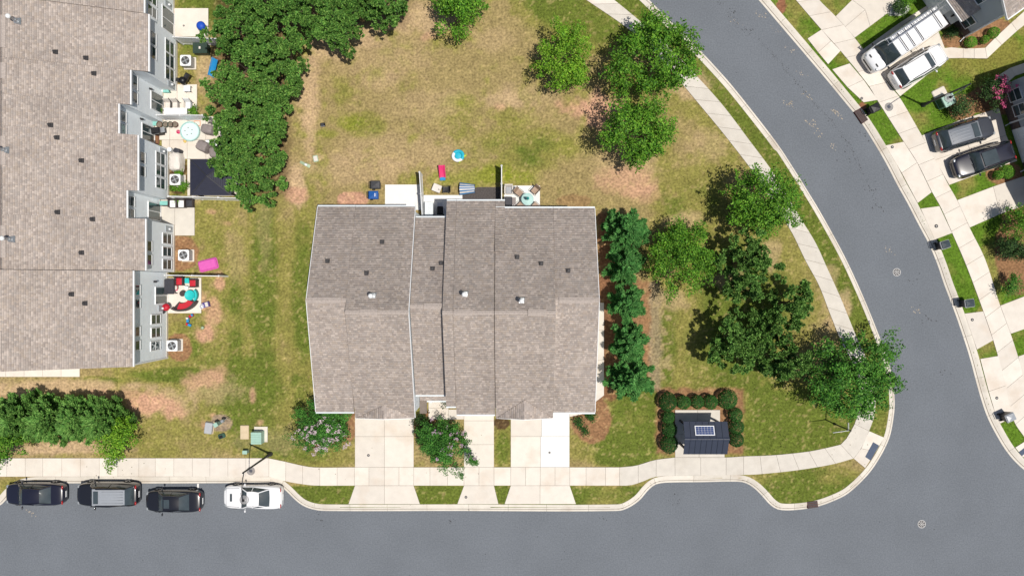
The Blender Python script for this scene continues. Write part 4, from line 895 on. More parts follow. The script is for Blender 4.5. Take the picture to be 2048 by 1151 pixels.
# ------------------------------------------------------------------ street furniture and yard things
Z0 = 0.0
M['lampglass'] = mat('frosted lamp dome', (.45, .44, .44), .3, 0, spec=.5, alpha=.42)
def lamp(px, py, ang, label, arm=2.1):
    x, y = P(px, py); root = thing('street_lamp', label, 'street lamp', (x, y, -.02), math.radians(ang))
    MB().lathe((0, 0, 0), [(.20, 0), (.20, .12), (.15, .25), (.11, .9), (.085, 1.0), (.075, 3.0), (.06, 6.0), (.03, 6.08)], 14).build('pole', M['lampdark'], root, True)
    MB().tube([(0, 0, 5.75), (.5, 0, 6.0), (1.2, 0, 6.06), (arm-.2, 0, 6.0), (arm, 0, 5.9)], [.04, .035, .03, .03, .03], 8).build('arm', M['lampdark'], root, True)
    h = MB().lathe((arm, 0, 5.5), [(.33, 0), (.335, .04), (.22, .14), (.10, .20)], 24).build('lamp_shade', M['lampglass'], root, True)
    MB().lathe((arm, 0, 5.66), [(.11, 0), (.10, .10), (.05, .26)], 14).build('cap', M['lampdark'], root, True)
    MB().tube([(arm+.33*math.cos(t), .33*math.sin(t), 5.51) for t in np.linspace(0, 2*math.pi, 25)], .012, 5).build('shade_ring', M['lampdark'], root)
    MB().lathe((arm, 0, 5.36), [(.02, 0), (.09, .03), (.13, .1), (.13, .15)], 14).build('lens', M['clear_lamp'], h, True)
lamp(541, 907, -92, 'black street lamp with arm over the white sports car')
lamp(1846, 210, 215, 'black street lamp with arm over the green utility cabinet', 1.55)
sp = thing('street_sign', 'black street name post with two crossed blades at the corner', 'sign', (*P(1669, 847), -.02))
MB().lathe((0, 0, 0), [(.10, 0), (.10, .15), (.055, .25), (.05, 2.75), (.07, 2.8), (.02, 2.9)], 12).build('post', M['lampdark'], sp, True)
MB().box((-.68, -.09, 2.62), (1.3, .025, .2), math.radians(8)).build('blade', M['trim'], sp); MB().box((-.02, .28, 2.42), (.025, .55, .2)).build('blade', M['trim'], sp)
# manholes, drains, clean-outs
M['iron'] = mat('worn cast iron', (.50, .49, .48), .7, .2, 12); M['irond'] = mat('dark cast iron', (.06, .055, .055), .7, .2, 12); M['rust'] = mat('rusty iron', (.10, .035, .03), .8, .3, 9)
def manhole(px, py, label):
    x, y = P(px, py); o = MB().lathe((0, 0, 0), [(.33, -.03), (.33, .005), (.325, .012)], 24).build('manhole_cover', M['irond']); o.location = (x, y, -.12)
    tag(o, label, 'manhole cover')
    MB().lathe((0, 0, 0), [(.33, .01), (.33, .016), (.28, .016), (.28, .01)], 24).build('rim', M['iron'], o)
    for k in range(8):
        a = k*math.pi/4; MB().box((.17*math.cos(a), .17*math.sin(a), .012), (.16, .05, .01), a).build('rib', M['iron'], o)
    MB().cyl((0, 0, .008), .06, .009, 10).build('hub', M['iron'], o)
manhole(1795, 544, 'round ribbed manhole cover on the bend opposite the lidded bins'); manhole(1845, 1048, 'round ribbed manhole cover at the mouth of the side street')
def drain(px, py, rz, L_, W_, label):
    x, y = P(px, py); o = MB().box((0, 0, 0), (L_, W_, .16)).build('storm_drain', M['rust']); o.location = (x, y, -.04); o.rotation_euler = (0, 0, math.radians(rz)); tag(o, label, 'drain')
    for k in range(4): MB().box((0, -W_/2+W_*(k+.5)/4, .085), (L_-.06, W_/4-.05, .02)).build('bar', M['irond'], o)
drain(1625, 1008, 8, .85, .55, 'rusty storm drain inlet by the grass triangle'); drain(1722, 232, -56, 1.15, .6, 'rusty storm drain inlet near the street lamp bin')
def cleanout(px, py, label, z=.034, r=.07, white=False):
    x, y = P(px, py); o = MB().lathe((0, 0, 0), [(r*1.25, -.03), (r*1.25, .008), (r, .014), (r*.3, .016)], 14).build('cleanout_cover', M['irond']); o.location = (x, y, z); tag(o, label, 'cover')
    MB().cyl((0, 0, .012), r*.45, .012, 8).build('plug', M['iron'], o)
cleanout(737, 909.5, 'dark round clean-out cover on the left wide driveway', r=.09); cleanout(1099, 904, 'small clean-out cover on the whiter driveway half', r=.07)
cleanout(932, 993, 'small clean-out cover on the single driveway apron', r=.09); cleanout(1784, 294, 'small clean-out cover on the apron of the dark ribbed-roof car', r=.1); cleanout(1723, 197, 'small clean-out cover on the apron of the work van', r=.09)
cleanout(1944, 639, 'small clean-out cover on the apron below the shrub bed', r=.1); cleanout(1993, 795, 'small clean-out cover on the apron near the silver bin', r=.1); cleanout(1872, 452, 'small worn clean-out cover on the empty driveway apron', r=.12)
# wheeled bins
M['bin_grey'] = plain('charcoal bin plastic', 70, 70, 74, .5); M['bin_blue'] = plain('blue bin plastic', 28, 92, 170, .45); M['bin_black'] = mat('black bin plastic', (.012, .012, .014), .4, .1, 4); M['binrim'] = plain('grey bin rim', 190, 192, 196, .5)
def wheelie(px, py, rz, label, m, lid, z=0, w=.62, d=.72, h=1.02, group=None, mark=None):
    x, y = P(px, py, h*.9); root = thing('wheeled_bin', label, 'bin', (x, y, z-.01), math.radians(rz), group)
    b = MB(); b.hexa([(-d*.38, -w*.38, .06), (d*.38, -w*.38, .06), (d*.38, w*.38, .06), (-d*.38, w*.38, .06), (-d*.5, -w*.5, h-.06), (d*.5, -w*.5, h-.06), (d*.5, w*.5, h-.06), (-d*.5, w*.5, h-.06)]); b.build('body', m, root)
    MB().rbox((0, 0, h-.04), (d*1.08, w*1.06, .06), .05).build('rim', M['binrim'] if lid is not m else m, root)
    l = MB().rbox((.01, 0, h+.02), (d*.98, w*.95, .07), .07, crown=.04).build('lid', lid, root)
    if mark: MB().box((.14, 0, h+.075), (.07, .26, .012)).build('lid_mark', M['white'], l)
    MB().tube([(-d*.56, -w*.4, h-.05), (-d*.64, -w*.4, h+.0), (-d*.64, w*.4, h+.0), (-d*.56, w*.4, h-.05)], .022, 6).build('handle', M['black'], root)
    for s in (1, -1):
        wh = MB(); nn = 14
        for o in (-.03, .03):
            for i in range(nn): a = 2*math.pi*i/nn; wh.v.append((-d*.42+.13*math.cos(a), s*w*.45+o, .13+.13*math.sin(a)))
        wh.f += [(i, (i+1) % nn, nn+(i+1) % nn, nn+i) for i in range(nn)]+[tuple(range(nn)), tuple(range(nn, 2*nn))]; wh.build('wheel', M['rubber'], root)
wheelie(751, 369.5, 0, 'charcoal wheeled bin behind the blue bin on the lawn', M['bin_grey'], M['bin_grey']); wheelie(747, 390, 0, 'blue wheeled recycling bin by the white patio', M['bin_blue'], M['bin_blue'], mark=True)
wheelie(1750, 216, 28, 'black wheeled bin between the storm drain and sidewalk', M['bin_black'], M['bin_black']); wheelie(1890, 489, 18, 'black wheeled bin with pale rim below the empty driveway apron', M['bin_black'], M['carglass'])
wheelie(1938.5, 606, 8, 'black wheeled bin with pale rim above the lower driveway apron', M['bin_black'], M['carglass']); wheelie(2020, 834, 25, 'black wheeled bin with silver lid near the corner ramp', M['bin_black'], P_silver_sheen)
# utilities
M['util'] = plain('pale green cabinet', 172, 208, 192, .5); M['utild'] = plain('dark green cabinet', 60, 95, 80, .5); M['utilg'] = plain('green grey cabinet', 148, 172, 160, .5); M['padtan'] = plain('tan plastic pad', 226, 205, 172, .8)
o = thing('transformer', 'pale green ribbed transformer on its concrete pad near the sidewalk', 'transformer', (*P(521, 868), 0))
MB().box((.06, .02, .04), (1.08, 1.25, .12)).build('pad', M['kerb'], o)
MB().hexa([(-.46, -.62, .1), (.36, -.62, .1), (.36, .34, .1), (-.46, .34, .1), (-.46, -.62, .85), (.36, -.62, .85), (.36, .34, .85), (-.46, .34, .85)]).build('cabinet', M['util'], o)
for k in range(5): MB().box((-.05, -.52+.19*k, .86), (.84, .165, .03)).build('lid_rib', M['util'], o)
o = thing('utility_pad', 'tan plastic handhole lid beside the transformer', 'utility box', (*P(489.5, 863.5), 0)); MB().rbox((0, 0, .03), (.70, 1.14, .12), .05).build('frame', M['padtan'], o)
for s in (-.27, .27): MB().rbox((0, s, .09), (.6, .5, .03), .04).build('lid', M['padtan'], o)
o = thing('utility_pedestal', 'low white utility box with rounded corners on the lawn', 'utility box', (*P(420, 854), 0), math.radians(-8)); MB().rbox((0, 0, .18), (.62, .92, .4), .08).build('cover', M['binrim'], o, True); MB().rbox((0, 0, .03), (.7, 1.0, .1), .05).build('base', M['padtan'], o)
o = thing('utility_pedestal', 'tall pale green utility pedestal beside the white box', 'utility box', (*P(440, 845), 0), math.radians(32)); MB().box((0, 0, .42), (.28, .28, .84)).build('post', M['util'], o); MB().rbox((0, 0, .86), (.34, .34, .1), .03).build('cap', M['util'], o)
o = thing('gas_meter', 'grey gas meter with pipes behind the green pedestal', 'meter', (*P(452, 838), 0), math.radians(30)); MB().ball((0, 0, .6), .17, .15, .18).box((0, 0, .78), (.22, .2, .08)).build('meter', M['steel'], o, True)
MB().tube([(-.35, 0, 0), (-.35, 0, .55), (-.15, 0, .7)], .025, 6).tube([(.35, 0, 0), (.35, 0, .55), (.15, 0, .7)], .025, 6).build('pipe', M['steel'], o)
o = thing('valve_box', 'dark teal valve box sunk in the lawn by the white utility box', 'utility box', (*P(444, 871), 0), math.radians(20)); MB().rbox((0, 0, .05), (.6, .4, .14), .12).build('rim', M['utild'], o); MB().rbox((-.06, -.03, .125), (.3, .22, .03), .04).build('lid', M['bin_black'], o)
o = thing('utility_pedestal', 'small square green pedestal next to the street lamp', 'utility box', (*P(494, 901), 0)); MB().box((0, 0, .25), (.34, .26, .52), 0, .9).build('post', M['utilg'], o); MB().rbox((0, 0, .51), (.38, .3, .06), .03).build('cap', M['util'], o)
o = thing('utility_cabinet', 'pale green utility cabinet under the street lamp by the facing driveway', 'utility box', (*P(1884, 205), 0), math.radians(27)); MB().box((0, 0, .42), (.95, .92, .9)).build('cabinet', M['util'], o); MB().rbox((0, 0, .9), (1.0, .98, .08), .04).build('lid', M['util'], o); MB().box((-.49, 0, .45), (.03, .7, .6)).build('door', M['utild'], o)
o = thing('utility_pad', 'cream concrete pad on the grass beside the utility cabinet', 'pad', (*P(1879, 187), 0), math.radians(27)); MB().rbox((0, 0, .02), (1.15, .85, .14), .12).build('slab', M['concrete'], o); MB().cyl((.1, 0, .09), .06, .03, 10).build('bolt', M['iron'], o)
# fences
def fence(pa, pb, label, n, hh=1.8, z=0):
    A_ = Vector(P(*pa, hh)); B_ = Vector(P(*pb, hh)); d = B_-A_; Ln = d.length; root = thing('privacy_fence', label, 'fence', (A_.x, A_.y, z-.02), math.atan2(d.y, d.x))
    for k in range(n+1): MB().box((Ln*k/n, 0, hh/2), (.125, .125, hh)).build('post', M['white'], root); MB().lathe((Ln*k/n, 0, hh), [(.085, 0), (.085, .03), (.02, .09)], 4).build('post_cap', M['white'], root)
    for k in range(n):
        a, b = Ln*k/n+.06, Ln*(k+1)/n-.06; nb = max(3, int((b-a)/.28)); w = (b-a)/nb
        MB().box(((a+b)/2, 0, .18), (b-a, .05, .14)).build('rail', M['white'], root); MB().box(((a+b)/2, 0, hh-.1), (b-a, .05, .14)).build('rail', M['white'], root)
        for j in range(nb): MB().box((a+(j+.5)*w, 0, hh/2), (w-.008, .03, hh-.5)).build('board', M['white'], root)
    return root
fence((346,73.5), (441,77), 'white privacy fence between the blue grill patio and the storage bin', 2); fence((313,229.5), (404,230), 'white privacy fence behind the white bench', 2)
fence((336,392), (485,396), 'white privacy fence under the dark gazebo', 3); fence((329,550), (437,551.5), 'white privacy fence beside the pink tub', 2)
fence((838.5,344), (844,430), 'white privacy fence between the bright patio and the white worktop', 2); fence((1003,331), (1003,402), 'white privacy fence between the gravel bed and the round glass table', 2)
# air conditioners
def aircon(px, py, label):
    h = .8; x, y = P(px, py, h); root = thing('air_conditioner', label, 'air conditioner', (x, y, 0)); MB().rbox((.02, 0, .03), (1.0, 1.0, .1), .05).build('pad', M['kerb'], root)
    MB().rbox((0, 0, .43), (.84, .84, .72), .07).build('body', M['binrim'], root, True); MB().rbox((0, 0, .80), (.88, .88, .04), .10).build('top', M['white'], root, True)
    MB().cyl((0, 0, .815), .33, .012, 24).build('fan_well', M['irond'], root); f = MB().cyl((0, 0, .825), .09, .015, 12).build('fan_hub', M['steel'], root)
    for k in range(4): a = k*math.pi/2+.5; MB().hexa([(q*math.cos(a+s), q*math.sin(a+s), z) for z in (.828, .834) for q, s in ((.08,-.4),(.31,-.35),(.31,.25),(.08,.4))]).build('fan_blade', M['steel'], root)
    g = MB()
    for r in (.12, .19, .26, .33): g.tube([(r*math.cos(t), r*math.sin(t), .845) for t in np.linspace(0, 2*math.pi, 25)], .006, 4)
    g.build('guard', M['chrome'], root)
aircon(371, 121, 'white air conditioner under the windows by the storage bin'); aircon(350, 359, 'white air conditioner among leafy plants beside the gazebo'); aircon(367, 510, 'white air conditioner on brown mulch near the pink tub'); aircon(344, 691, 'white air conditioner on brown mulch at the end of the row')
# small coloured materials
for nm, c in dict(red=(205,35,55), teal=(40,205,205), tealk=(140,205,196), pink=(228,100,190), hot=(235,60,125), blue=(30,85,200), sky=(40,150,215), cyan=(40,190,215), lime=(190,215,50), purple=(95,80,150), wicker=(70,60,60), grey=(150,140,138), dgrey=(62,62,70), cream=(235,228,220), greenbox=(52,72,62), brown=(110,75,65), terracotta=(105,72,50), pool=(190,226,222), stripe=(70,130,185), black=(30,30,34), silver=(170,172,178), tan=(176,150,130), navy=(36,42,58), wood=(140,100,70), palegreen=(180,200,170), peach=(240,180,150), yellow=(235,205,110)).items(): M['c_'+nm] = plain(nm+' surface', *c)
def at(px, py, h, z=.05): x, y = P(px, py, h); return (x, y, z-.008)
def armchair(px, py, rz, label, seat, frame_, z=.05, s=1.0, group=None):
    r = thing('armchair', label, 'chair', at(px, py, .4, z), math.radians(rz), group); f, c_ = M[frame_], M[seat]
    for x in (-.3, .3):
        for y in (-.28, .28): MB().box((x*s, y*s, .12), (.05, .05, .24)).build('leg', f, r)
    MB().rbox((0, 0, .27*s), (.7*s, .66*s, .1), .03).build('frame', f, r); MB().rbox((.02, 0, .37*s), (.56*s, .5*s, .13), .06, crown=.02).build('cushion', c_, r)
    MB().hexa([(-.27*s, -.33*s, .25), (-.22*s, -.33*s, .25), (-.22*s, .33*s, .25), (-.27*s, .33*s, .25), (-.42*s, -.33*s, .82), (-.36*s, -.33*s, .82), (-.36*s, .33*s, .82), (-.42*s, .33*s, .82)]).build('backrest', f, r)
    for y in (-.31, .31): MB().rbox((.0, y*s, .54), (.62*s, .08, .05), .02).box((.28*s, y*s, .38), (.04, .05, .3)).build('arm', f, r)
    return r
def metal_chair(px, py, rz, label, seat, z=.05, group=None, fr='black'):
    r = thing('garden_chair', label, 'chair', at(px, py, .4, z), math.radians(rz), group); f = M['c_'+fr] if 'c_'+fr in M else M['black']
    MB().patch((-.24, -.24, .42), (.26, -.24, .45), (.26, .24, .45), (-.24, .24, .42), 3, 3, -.02).rbox((.01, 0, .40), (.5, .48, .03), .02).build('seat', M[seat], r)
    MB().hexa([(-.25, -.25, .44), (-.22, -.25, .44), (-.22, .25, .44), (-.25, .25, .44), (-.42, -.23, .98), (-.39, -.23, .98), (-.39, .23, .98), (-.42, .23, .98)]).build('backrest', M[seat], r)
    for y in (-.27, .27): MB().tube([(.26, y, 0), (.27, y, .45), (.24, y, .64), (-.30, y, .62)], .018, 6).tube([(-.28, y, 0), (-.24, y, .44), (-.43, y, 1.0)], .018, 6).build('side_frame', f, r)
    return r
def kettle(px, py, label, m, z=.05):
    r = thing('kettle_grill', label, 'grill', at(px, py, .9, z), R.uniform(0, 6)); MB().lathe((0, 0, .55), [(.05, 0), (.2, .06), (.28, .2), (.29, .25)], 18).build('bowl', m, r, True); l = MB().lathe((0, 0, .80), [(.30, 0), (.28, .1), (.19, .2), (.03, .25)], 18).build('lid', m, r, True)
    MB().tube([(-.06, 0, 1.04), (-.05, 0, 1.1), (.05, 0, 1.1), (.06, 0, 1.04)], .015, 6).build('handle', M['black'], l)
    for k in range(3): a = k*2.1; MB().tube([(.15*math.cos(a), .15*math.sin(a), .62), (.34*math.cos(a), .34*math.sin(a), 0)], .016, 6).build('leg', M['steel'], r)
    MB().box((.42, 0, .80), (.26, .3, .025)).build('side_shelf', M['black'], r)
def gas_grill(px, py, rz, label, z=.05, m='c_black'):
    r = thing('gas_grill', label, 'grill', at(px, py, .9, z), math.radians(rz)); MB().box((0, 0, .4), (.62, .46, .74)).build('cabinet', M[m], r); MB().rbox((0, -.02, .92), (.66, .5, .32), .1).build('hood', M[m], r, True); MB().tube([(-.26, -.29, .95), (.26, -.29, .95)], .018, 6).build('handle', M['chrome'], r)
    for s in (-.5, .5): MB().box((s, 0, .80), (.34, .42, .03)).build('side_shelf', M['steel'], r)
def covered(px, py, rz, label, d, m, z=.05, seed=1, cat='cover'):
    r = thing('covered_furniture', label, cat, at(px, py, d[2], z), math.radians(rz)); q = random.Random(seed); n = 8; V = []; F = []
    for j, (k, zz) in enumerate(((1.06, 0), (1.0, .5), (.93, .9), (.8, 1.0), (.4, 1.04))):
        for i in range(n*3):
            a = 2*math.pi*i/(n*3); c_, s_ = math.cos(a), math.sin(a); p = 5.
            rad = (abs(c_)**p+abs(s_)**p)**(-1/p); w = 1+(q.uniform(-.05, .05) if j < 4 else 0)
            V.append((d[0]/2*k*rad*c_*w, d[1]/2*k*rad*s_*w, d[2]*zz*(1+q.uniform(-.04, .04) if j else 1)))
    m_ = n*3
    for j in range(4):
        for i in range(m_): F.append((j*m_+i, j*m_+(i+1) % m_, (j+1)*m_+(i+1) % m_, (j+1)*m_+i))
    F.append(tuple(range(4*m_, 5*m_))); MB().add(V, F).build('cover', M[m], r, True)
    e = MB()
    for i in range(m_): a = V[i]; b = V[(i+1) % m_]; e.tube([a, b], .015, 4)
    e.build('hem', M[m], r); return r
def table(px, py, label, rad, h, m, z=.05, legs=4, rz=0):
    r = thing('round_table', label, 'table', at(px, py, h, z), rz); MB().lathe((0, 0, h-.04), [(rad*.97, 0), (rad, .012), (rad, .03), (rad*.97, .04)], 28).build('tabletop', M[m], r, True)
    for k in range(legs): a = 2*math.pi*(k+.5)/legs; MB().tube([(rad*.5*math.cos(a), rad*.5*math.sin(a), h-.03), (rad*.75*math.cos(a), rad*.75*math.sin(a), 0)], .02, 6).build('leg', M['black'], r)
    return r
def pot(px, py, label, m, z=.05, r_=.2, group=None):
    r = thing('plant_pot', label, 'plant pot', at(px, py, .35, z), 0, group); MB().lathe((0, 0, 0), [(r_*.7, 0), (r_, .3), (r_*1.08, .32), (r_*1.08, .36), (r_*.9, .36), (r_*.88, .30)], 16).build('pot', M[m], r, True); MB().cyl((0, 0, .28), r_*.88, .03, 14).build('soil', M['joint'], r)
    return r
# -- blue grill patio and the yard below it
o = thing('kettle_grill', 'bright blue covered grill on black legs on the tan patio', 'grill', at(401, 51, .8)); MB().lathe((0, 0, .42), [(.2, 0), (.33, .08), (.36, .3), (.30, .42), (.12, .5)], 18).build('cover', M['c_blue'], o, True)
for a in (-.5, .5, 2.6, 3.7): MB().tube([(.2*math.cos(a), .2*math.sin(a), .5), (.42*math.cos(a), .42*math.sin(a), 0)], .018, 6).build('leg', M['black'], o)
cleanout(368, 52, 'small dark drain cap on the tan patio', z=.05, r=.06)
o = thing('storage_bin', 'dark green storage bin with ribbed lid by the white fence', 'storage box', at(400, 96, .75, 0)); MB().box((0, 0, .36), (1.05, .75, .74), 0, 1.04).build('body', M['c_greenbox'], o); l = MB().rbox((0, 0, .77), (1.16, .86, .08), .05).build('lid', M['c_greenbox'], o)
for k in range(4): MB().box((-.36+.24*k, 0, .82), (.14, .66, .025)).build('rib', M['c_greenbox'], l)
MB().box((0, 0, .836), (.14, .2, .006)).build('sticker', M['c_cream'], l)
o = thing('toy_slide', 'bright blue plastic toy slide leaning by the dark trees', 'toy', at(428, 134, .3, 0), math.radians(62)); n = MB()
n.patch((-.75, -.22, .06), (.6, -.22, .75), (.6, .22, .75), (-.75, .22, .06), 8, 6, -.08); n.tube([(-.78, -.24, .1), (.6, -.24, .82)], .04, 6).tube([(-.78, .24, .1), (.6, .24, .82)], .04, 6); n.build('chute', M['c_sky'], o, True)
for s in (-.22, .22): MB().tube([(.6, s, .8), (.85, s, 0)], .035, 6).build('ladder_leg', M['c_tan'], o)
for k in range(3): MB().tube([(.66+.06*k, -.22, .6-.2*k), (.66+.06*k, .22, .6-.2*k)], .025, 6).build('rung', M['c_wood'], o)
kettle(364, 160, 'black kettle grill beside the stacked chair', M['bin_black'], 0); metal_chair(374, 154, 150, 'black garden chair against the black kettle grill', 'c_black', 0)
o = thing('side_table', 'white square side table on the patio edge by the kettle grill', 'table', at(374, 177, .5)); MB().rbox((0, 0, .48), (.55, .5, .05), .03).build('top', M['white'], o)
for a, b in ((-.22,-.2),(.22,-.2),(.22,.2),(-.22,.2)): MB().box((a, b, .24), (.04, .04, .48)).build('leg', M['black'], o)
MB().rbox((-.12, .02, .52), (.2, .3, .03), .03).build('cloth', M['white'], o)
metal_chair(337, 211, -90, 'white slatted garden chair with round back on the bench patio', 'c_cream'); metal_chair(352, 211, -88, 'white slatted garden chair in the middle of the bench patio', 'c_cream'); metal_chair(378, 211, -90, 'white garden lounge chair with black frame on the bench patio', 'white')
o = thing('bench', 'long white bench table in front of the white fence', 'bench', at(351, 222, .6)); MB().rbox((0, 0, .55), (1.85, .52, .07), .03).build('top', M['white'], o)
for s in (-.8, .8): MB().box((s, 0, .26), (.08, .46, .52)).build('leg', M['white'], o)
o = thing('toy_box', 'teal and white toys heaped by the patio step', 'toys', at(332, 181, .3)); MB().rbox((0, 0, .15), (.5, .32, .3), .04).build('box', M['c_tealk'], o); MB().ball((-.3, .02, .16), .17, .15, .17).build('ball', M['white'], o, True); MB().tube([(.2, .1, .3), (.4, -.2, .35)], .03, 6).build('handle', M['utild'], o)
# -- pool patio
for k, (px, c_) in enumerate(((319, 'c_terracotta'), (331, 'c_greenbox'), (341, 'c_greenbox'), (350, 'c_brown'))):
    pot(px, 249, ['rust brown round pot at the wall end of the pot row', 'mossy green pot next to the rust brown pot', 'mossy green pot next to the purple brown pot', 'purple brown round pot nearest the kiddie pool'][k], c_, r_=.23)
gas_grill(312, 261, 8, 'black gas grill with steel shelf at the patio door')
o = thing('doormat', 'brown doormat below the black gas grill', 'mat', at(312, 279, .05)); MB().rbox((0, 0, .01), (.55, .75, .03), .03).build('mat', M['c_brown'], o); MB().box((0, 0, .027), (.42, .6, .008)).build('inlay', M['c_wood'], o)
o = thing('planter', 'planter tray by the pot row with a reflection painted pale teal', 'planter', at(310, 247, .3)); MB().box((0, 0, .14), (.34, .3, .28), 0, 1.1).build('tray', M['c_tealk'], o); MB().rbox((0, 0, .28), (.4, .36, .04), .03).build('rim', M['c_tealk'], o)  # pale teal of the tray is a reflection put into its colour
kp = thing('kiddie_pool', 'round pale turquoise kiddie pool on the cream patio', 'paddling pool', at(378.5, 262, .3)); MB().lathe((0, 0, 0), [(.74, 0), (.82, .06), (.82, .14), (.79, .24), (.72, .26), (.70, .2), (.70, .06)], 36).build('ring', M['c_pool'], kp, True); MB().cyl((0, 0, .05), .70, .03, 36).build('floor', M['white'], kp)
M['water'] = mat('shallow water', (.62, .80, .79), .03, 0, spec=.6); MB().cyl((0, 0, .08), .695, .07, 36).build('water', M['water'], kp)
for k in range(5): a = k*1.3+.4; MB().ball((.3*math.cos(a)-.1, .3*math.sin(a), .155), .06, .045, .012).build('print', M['c_grey'], kp)
o = thing('toy_bucket', 'small pink bucket at the rim of the kiddie pool', 'toy', at(357.5, 264, .2)); MB().lathe((0, 0, 0), [(.1, 0), (.15, .25), (.16, .27), (.13, .27), (.09, .05)], 12).build('bucket', M['c_hot'], o, True); MB().tube([(-.14, 0, .25), (0, .05, .33), (.14, 0, .25)], .01, 5).build('handle', M['white'], o)
o = thing('toy_boat', 'small yellow toy below the kiddie pool', 'toy', at(370, 281, .1)); MB().ball((0, 0, .08), .14, .2, .09).build('hull', M['c_yellow'], o, True); MB().box((0, .02, .17), (.1, .12, .08)).build('cabin', M['c_peach'], o)
o = thing('play_mat', 'peach play mat behind the kiddie pool', 'mat', at(395, 247, .02)); MB().rbox((0, 0, .01), (.55, .45, .03), .04).build('mat', M['c_peach'], o); MB().box((0, 0, .026), (.4, .3, .008)).build('inlay', M['c_cream'], o)
covered(413, 257, -12, 'grey covered chair between the pool and the dark trees', (1.0, .75, .75), 'c_grey', seed=3); covered(403, 291, -25, 'grey covered chair on open concrete below the pool', (.95, .85, .85), 'c_grey', seed=5); covered(428, 304, 0, 'low grey covered ottoman half under the dark trees', (.85, .8, .45), 'c_grey', seed=7)
o = thing('sun_lounger', 'white sun lounger with black frame half under the dark trees', 'lounger', at(430, 286, .3)); MB().rbox((0, 0, .3), (1.5, .5, .06), .03).build('bed', M['white'], o); MB().tube([(-.75, -.26, .28), (.75, -.26, .28)], .025, 6).tube([(-.75, .26, .28), (.75, .26, .28)], .025, 6).build('frame', M['black'], o)
for a, b in ((-.6,-.22),(.6,-.22),(.6,.22),(-.6,.22)): MB().box((a, b, .14), (.04, .04, .28)).build('leg', M['black'], o)
covered(348, 322, 90, 'white covered sofa along the blue wall', (1.5, .95, .8), 'c_cream', seed=9); covered(353, 301, -20, 'small charcoal covered chair above the white sofa', (.55, .4, .6), 'c_dgrey', seed=12)
o = thing('drum_stool', 'white round stool at the wall beside the charcoal cover', 'stool', at(339, 299, .45)); MB().lathe((0, 0, 0), [(.16, 0), (.21, .2), (.17, .42), (.18, .46), (.05, .48)], 16).build('seat', M['white'], o, True); MB().cyl((0, 0, 0), .19, .04, 16).build('base', M['c_silver'], o)
# gazebo
gz = thing('gazebo', 'dark metal gazebo with stepped hip roof partly under the trees', 'gazebo', (*P(420, 354, 2.3), .04)); gm = mat('navy metal roof', (.022, .024, .042), .45, .1, 3, spec=.4)
gw_, gd_ = 3.25, 2.85
for a in (-1, 1):
    for b in (-1, 1): MB().box((a*(gw_/2-.18), b*(gd_/2-.18), 1.05), (.1, .1, 2.1)).build('post', M['black'], gz)
gr = MB().box((0, 0, 2.08), (gw_-.3, .08, .1)).box((0, gd_/2-.18, 2.07), (gw_-.3, .08, .1)).box((0, -gd_/2+.18, 2.07), (gw_-.3, .08, .1)).build('beam', M['black'], gz)
for sx, sy in ((1,0),(-1,0),(0,1),(0,-1)):
    mb = MB(); n = 11
    for k in range(n):
        t0, t1 = k/n, (k+1)/n; z0, z1 = 2.1+.75*t0, 2.1+.75*t1-.02
        def cor(t, e): return ((1-t)*gw_/2, (1-t)*gd_/2)
        a0, b0 = cor(t0, 0); a1, b1 = cor(min(t1+.01, 1), 0)
        if sx: q = [(sx*a0, -b0, z0), (sx*a0, b0, z0), (sx*a1, b1, z1), (sx*a1, -b1, z1), (sx*a0, -b0, z0+.03), (sx*a0, b0, z0+.03), (sx*a1, b1, z1), (sx*a1, -b1, z1)]
        else: q = [(-a0, sy*b0, z0), (a0, sy*b0, z0), (a1, sy*b1, z1), (-a1, sy*b1, z1), (-a0, sy*b0, z0+.03), (a0, sy*b0, z0+.03), (a1, sy*b1, z1), (-a1, sy*b1, z1)]
        mb.add(q, [(0,1,2,3), (4,5,6,7), (0,1,5,4)])
    mb.build('roof_panel', gm, gz, fix=False)
for sx in (1, -1):
    for sy in (1, -1): MB().tube([(sx*gw_/2, sy*gd_/2, 2.13), (0, 0, 2.88)], .03, 6).build('hip_cap', M['lampdark'], gz)
# chairs beside the fence
o = thing('deck_box', 'black deck box with teal lid on the fence patio', 'storage box', at(328, 407, .5)); MB().box((0, 0, .24), (.62, .34, .48)).build('body', M['c_black'], o); MB().rbox((0, .04, .5), (.66, .34, .06), .03).build('lid', M['c_tealk'], o)
armchair(346, 407, -90, 'black wicker chair with white cushion near the teal lidded box', 'white', 'c_wicker'); armchair(363, 407, -90, 'black wicker chair with white cushion between plant and bare chair', 'white', 'c_wicker'); armchair(379, 406, -90, 'black wicker chair without a white cushion at the patio edge', 'c_dgrey', 'c_wicker')
o = thing('plastic_tub', 'bright pink upturned plastic tub on the lawn by the fence', 'tub', at(414, 529, .25, 0), math.radians(14)); MB().rbox((0, 0, .12), (1.5, .85, .26), .16, crown=.02).build('tub', M['c_pink'], o, True); MB().rbox((0, 0, .02), (1.6, .95, .05), .18).build('rim', M['c_pink'], o, True)
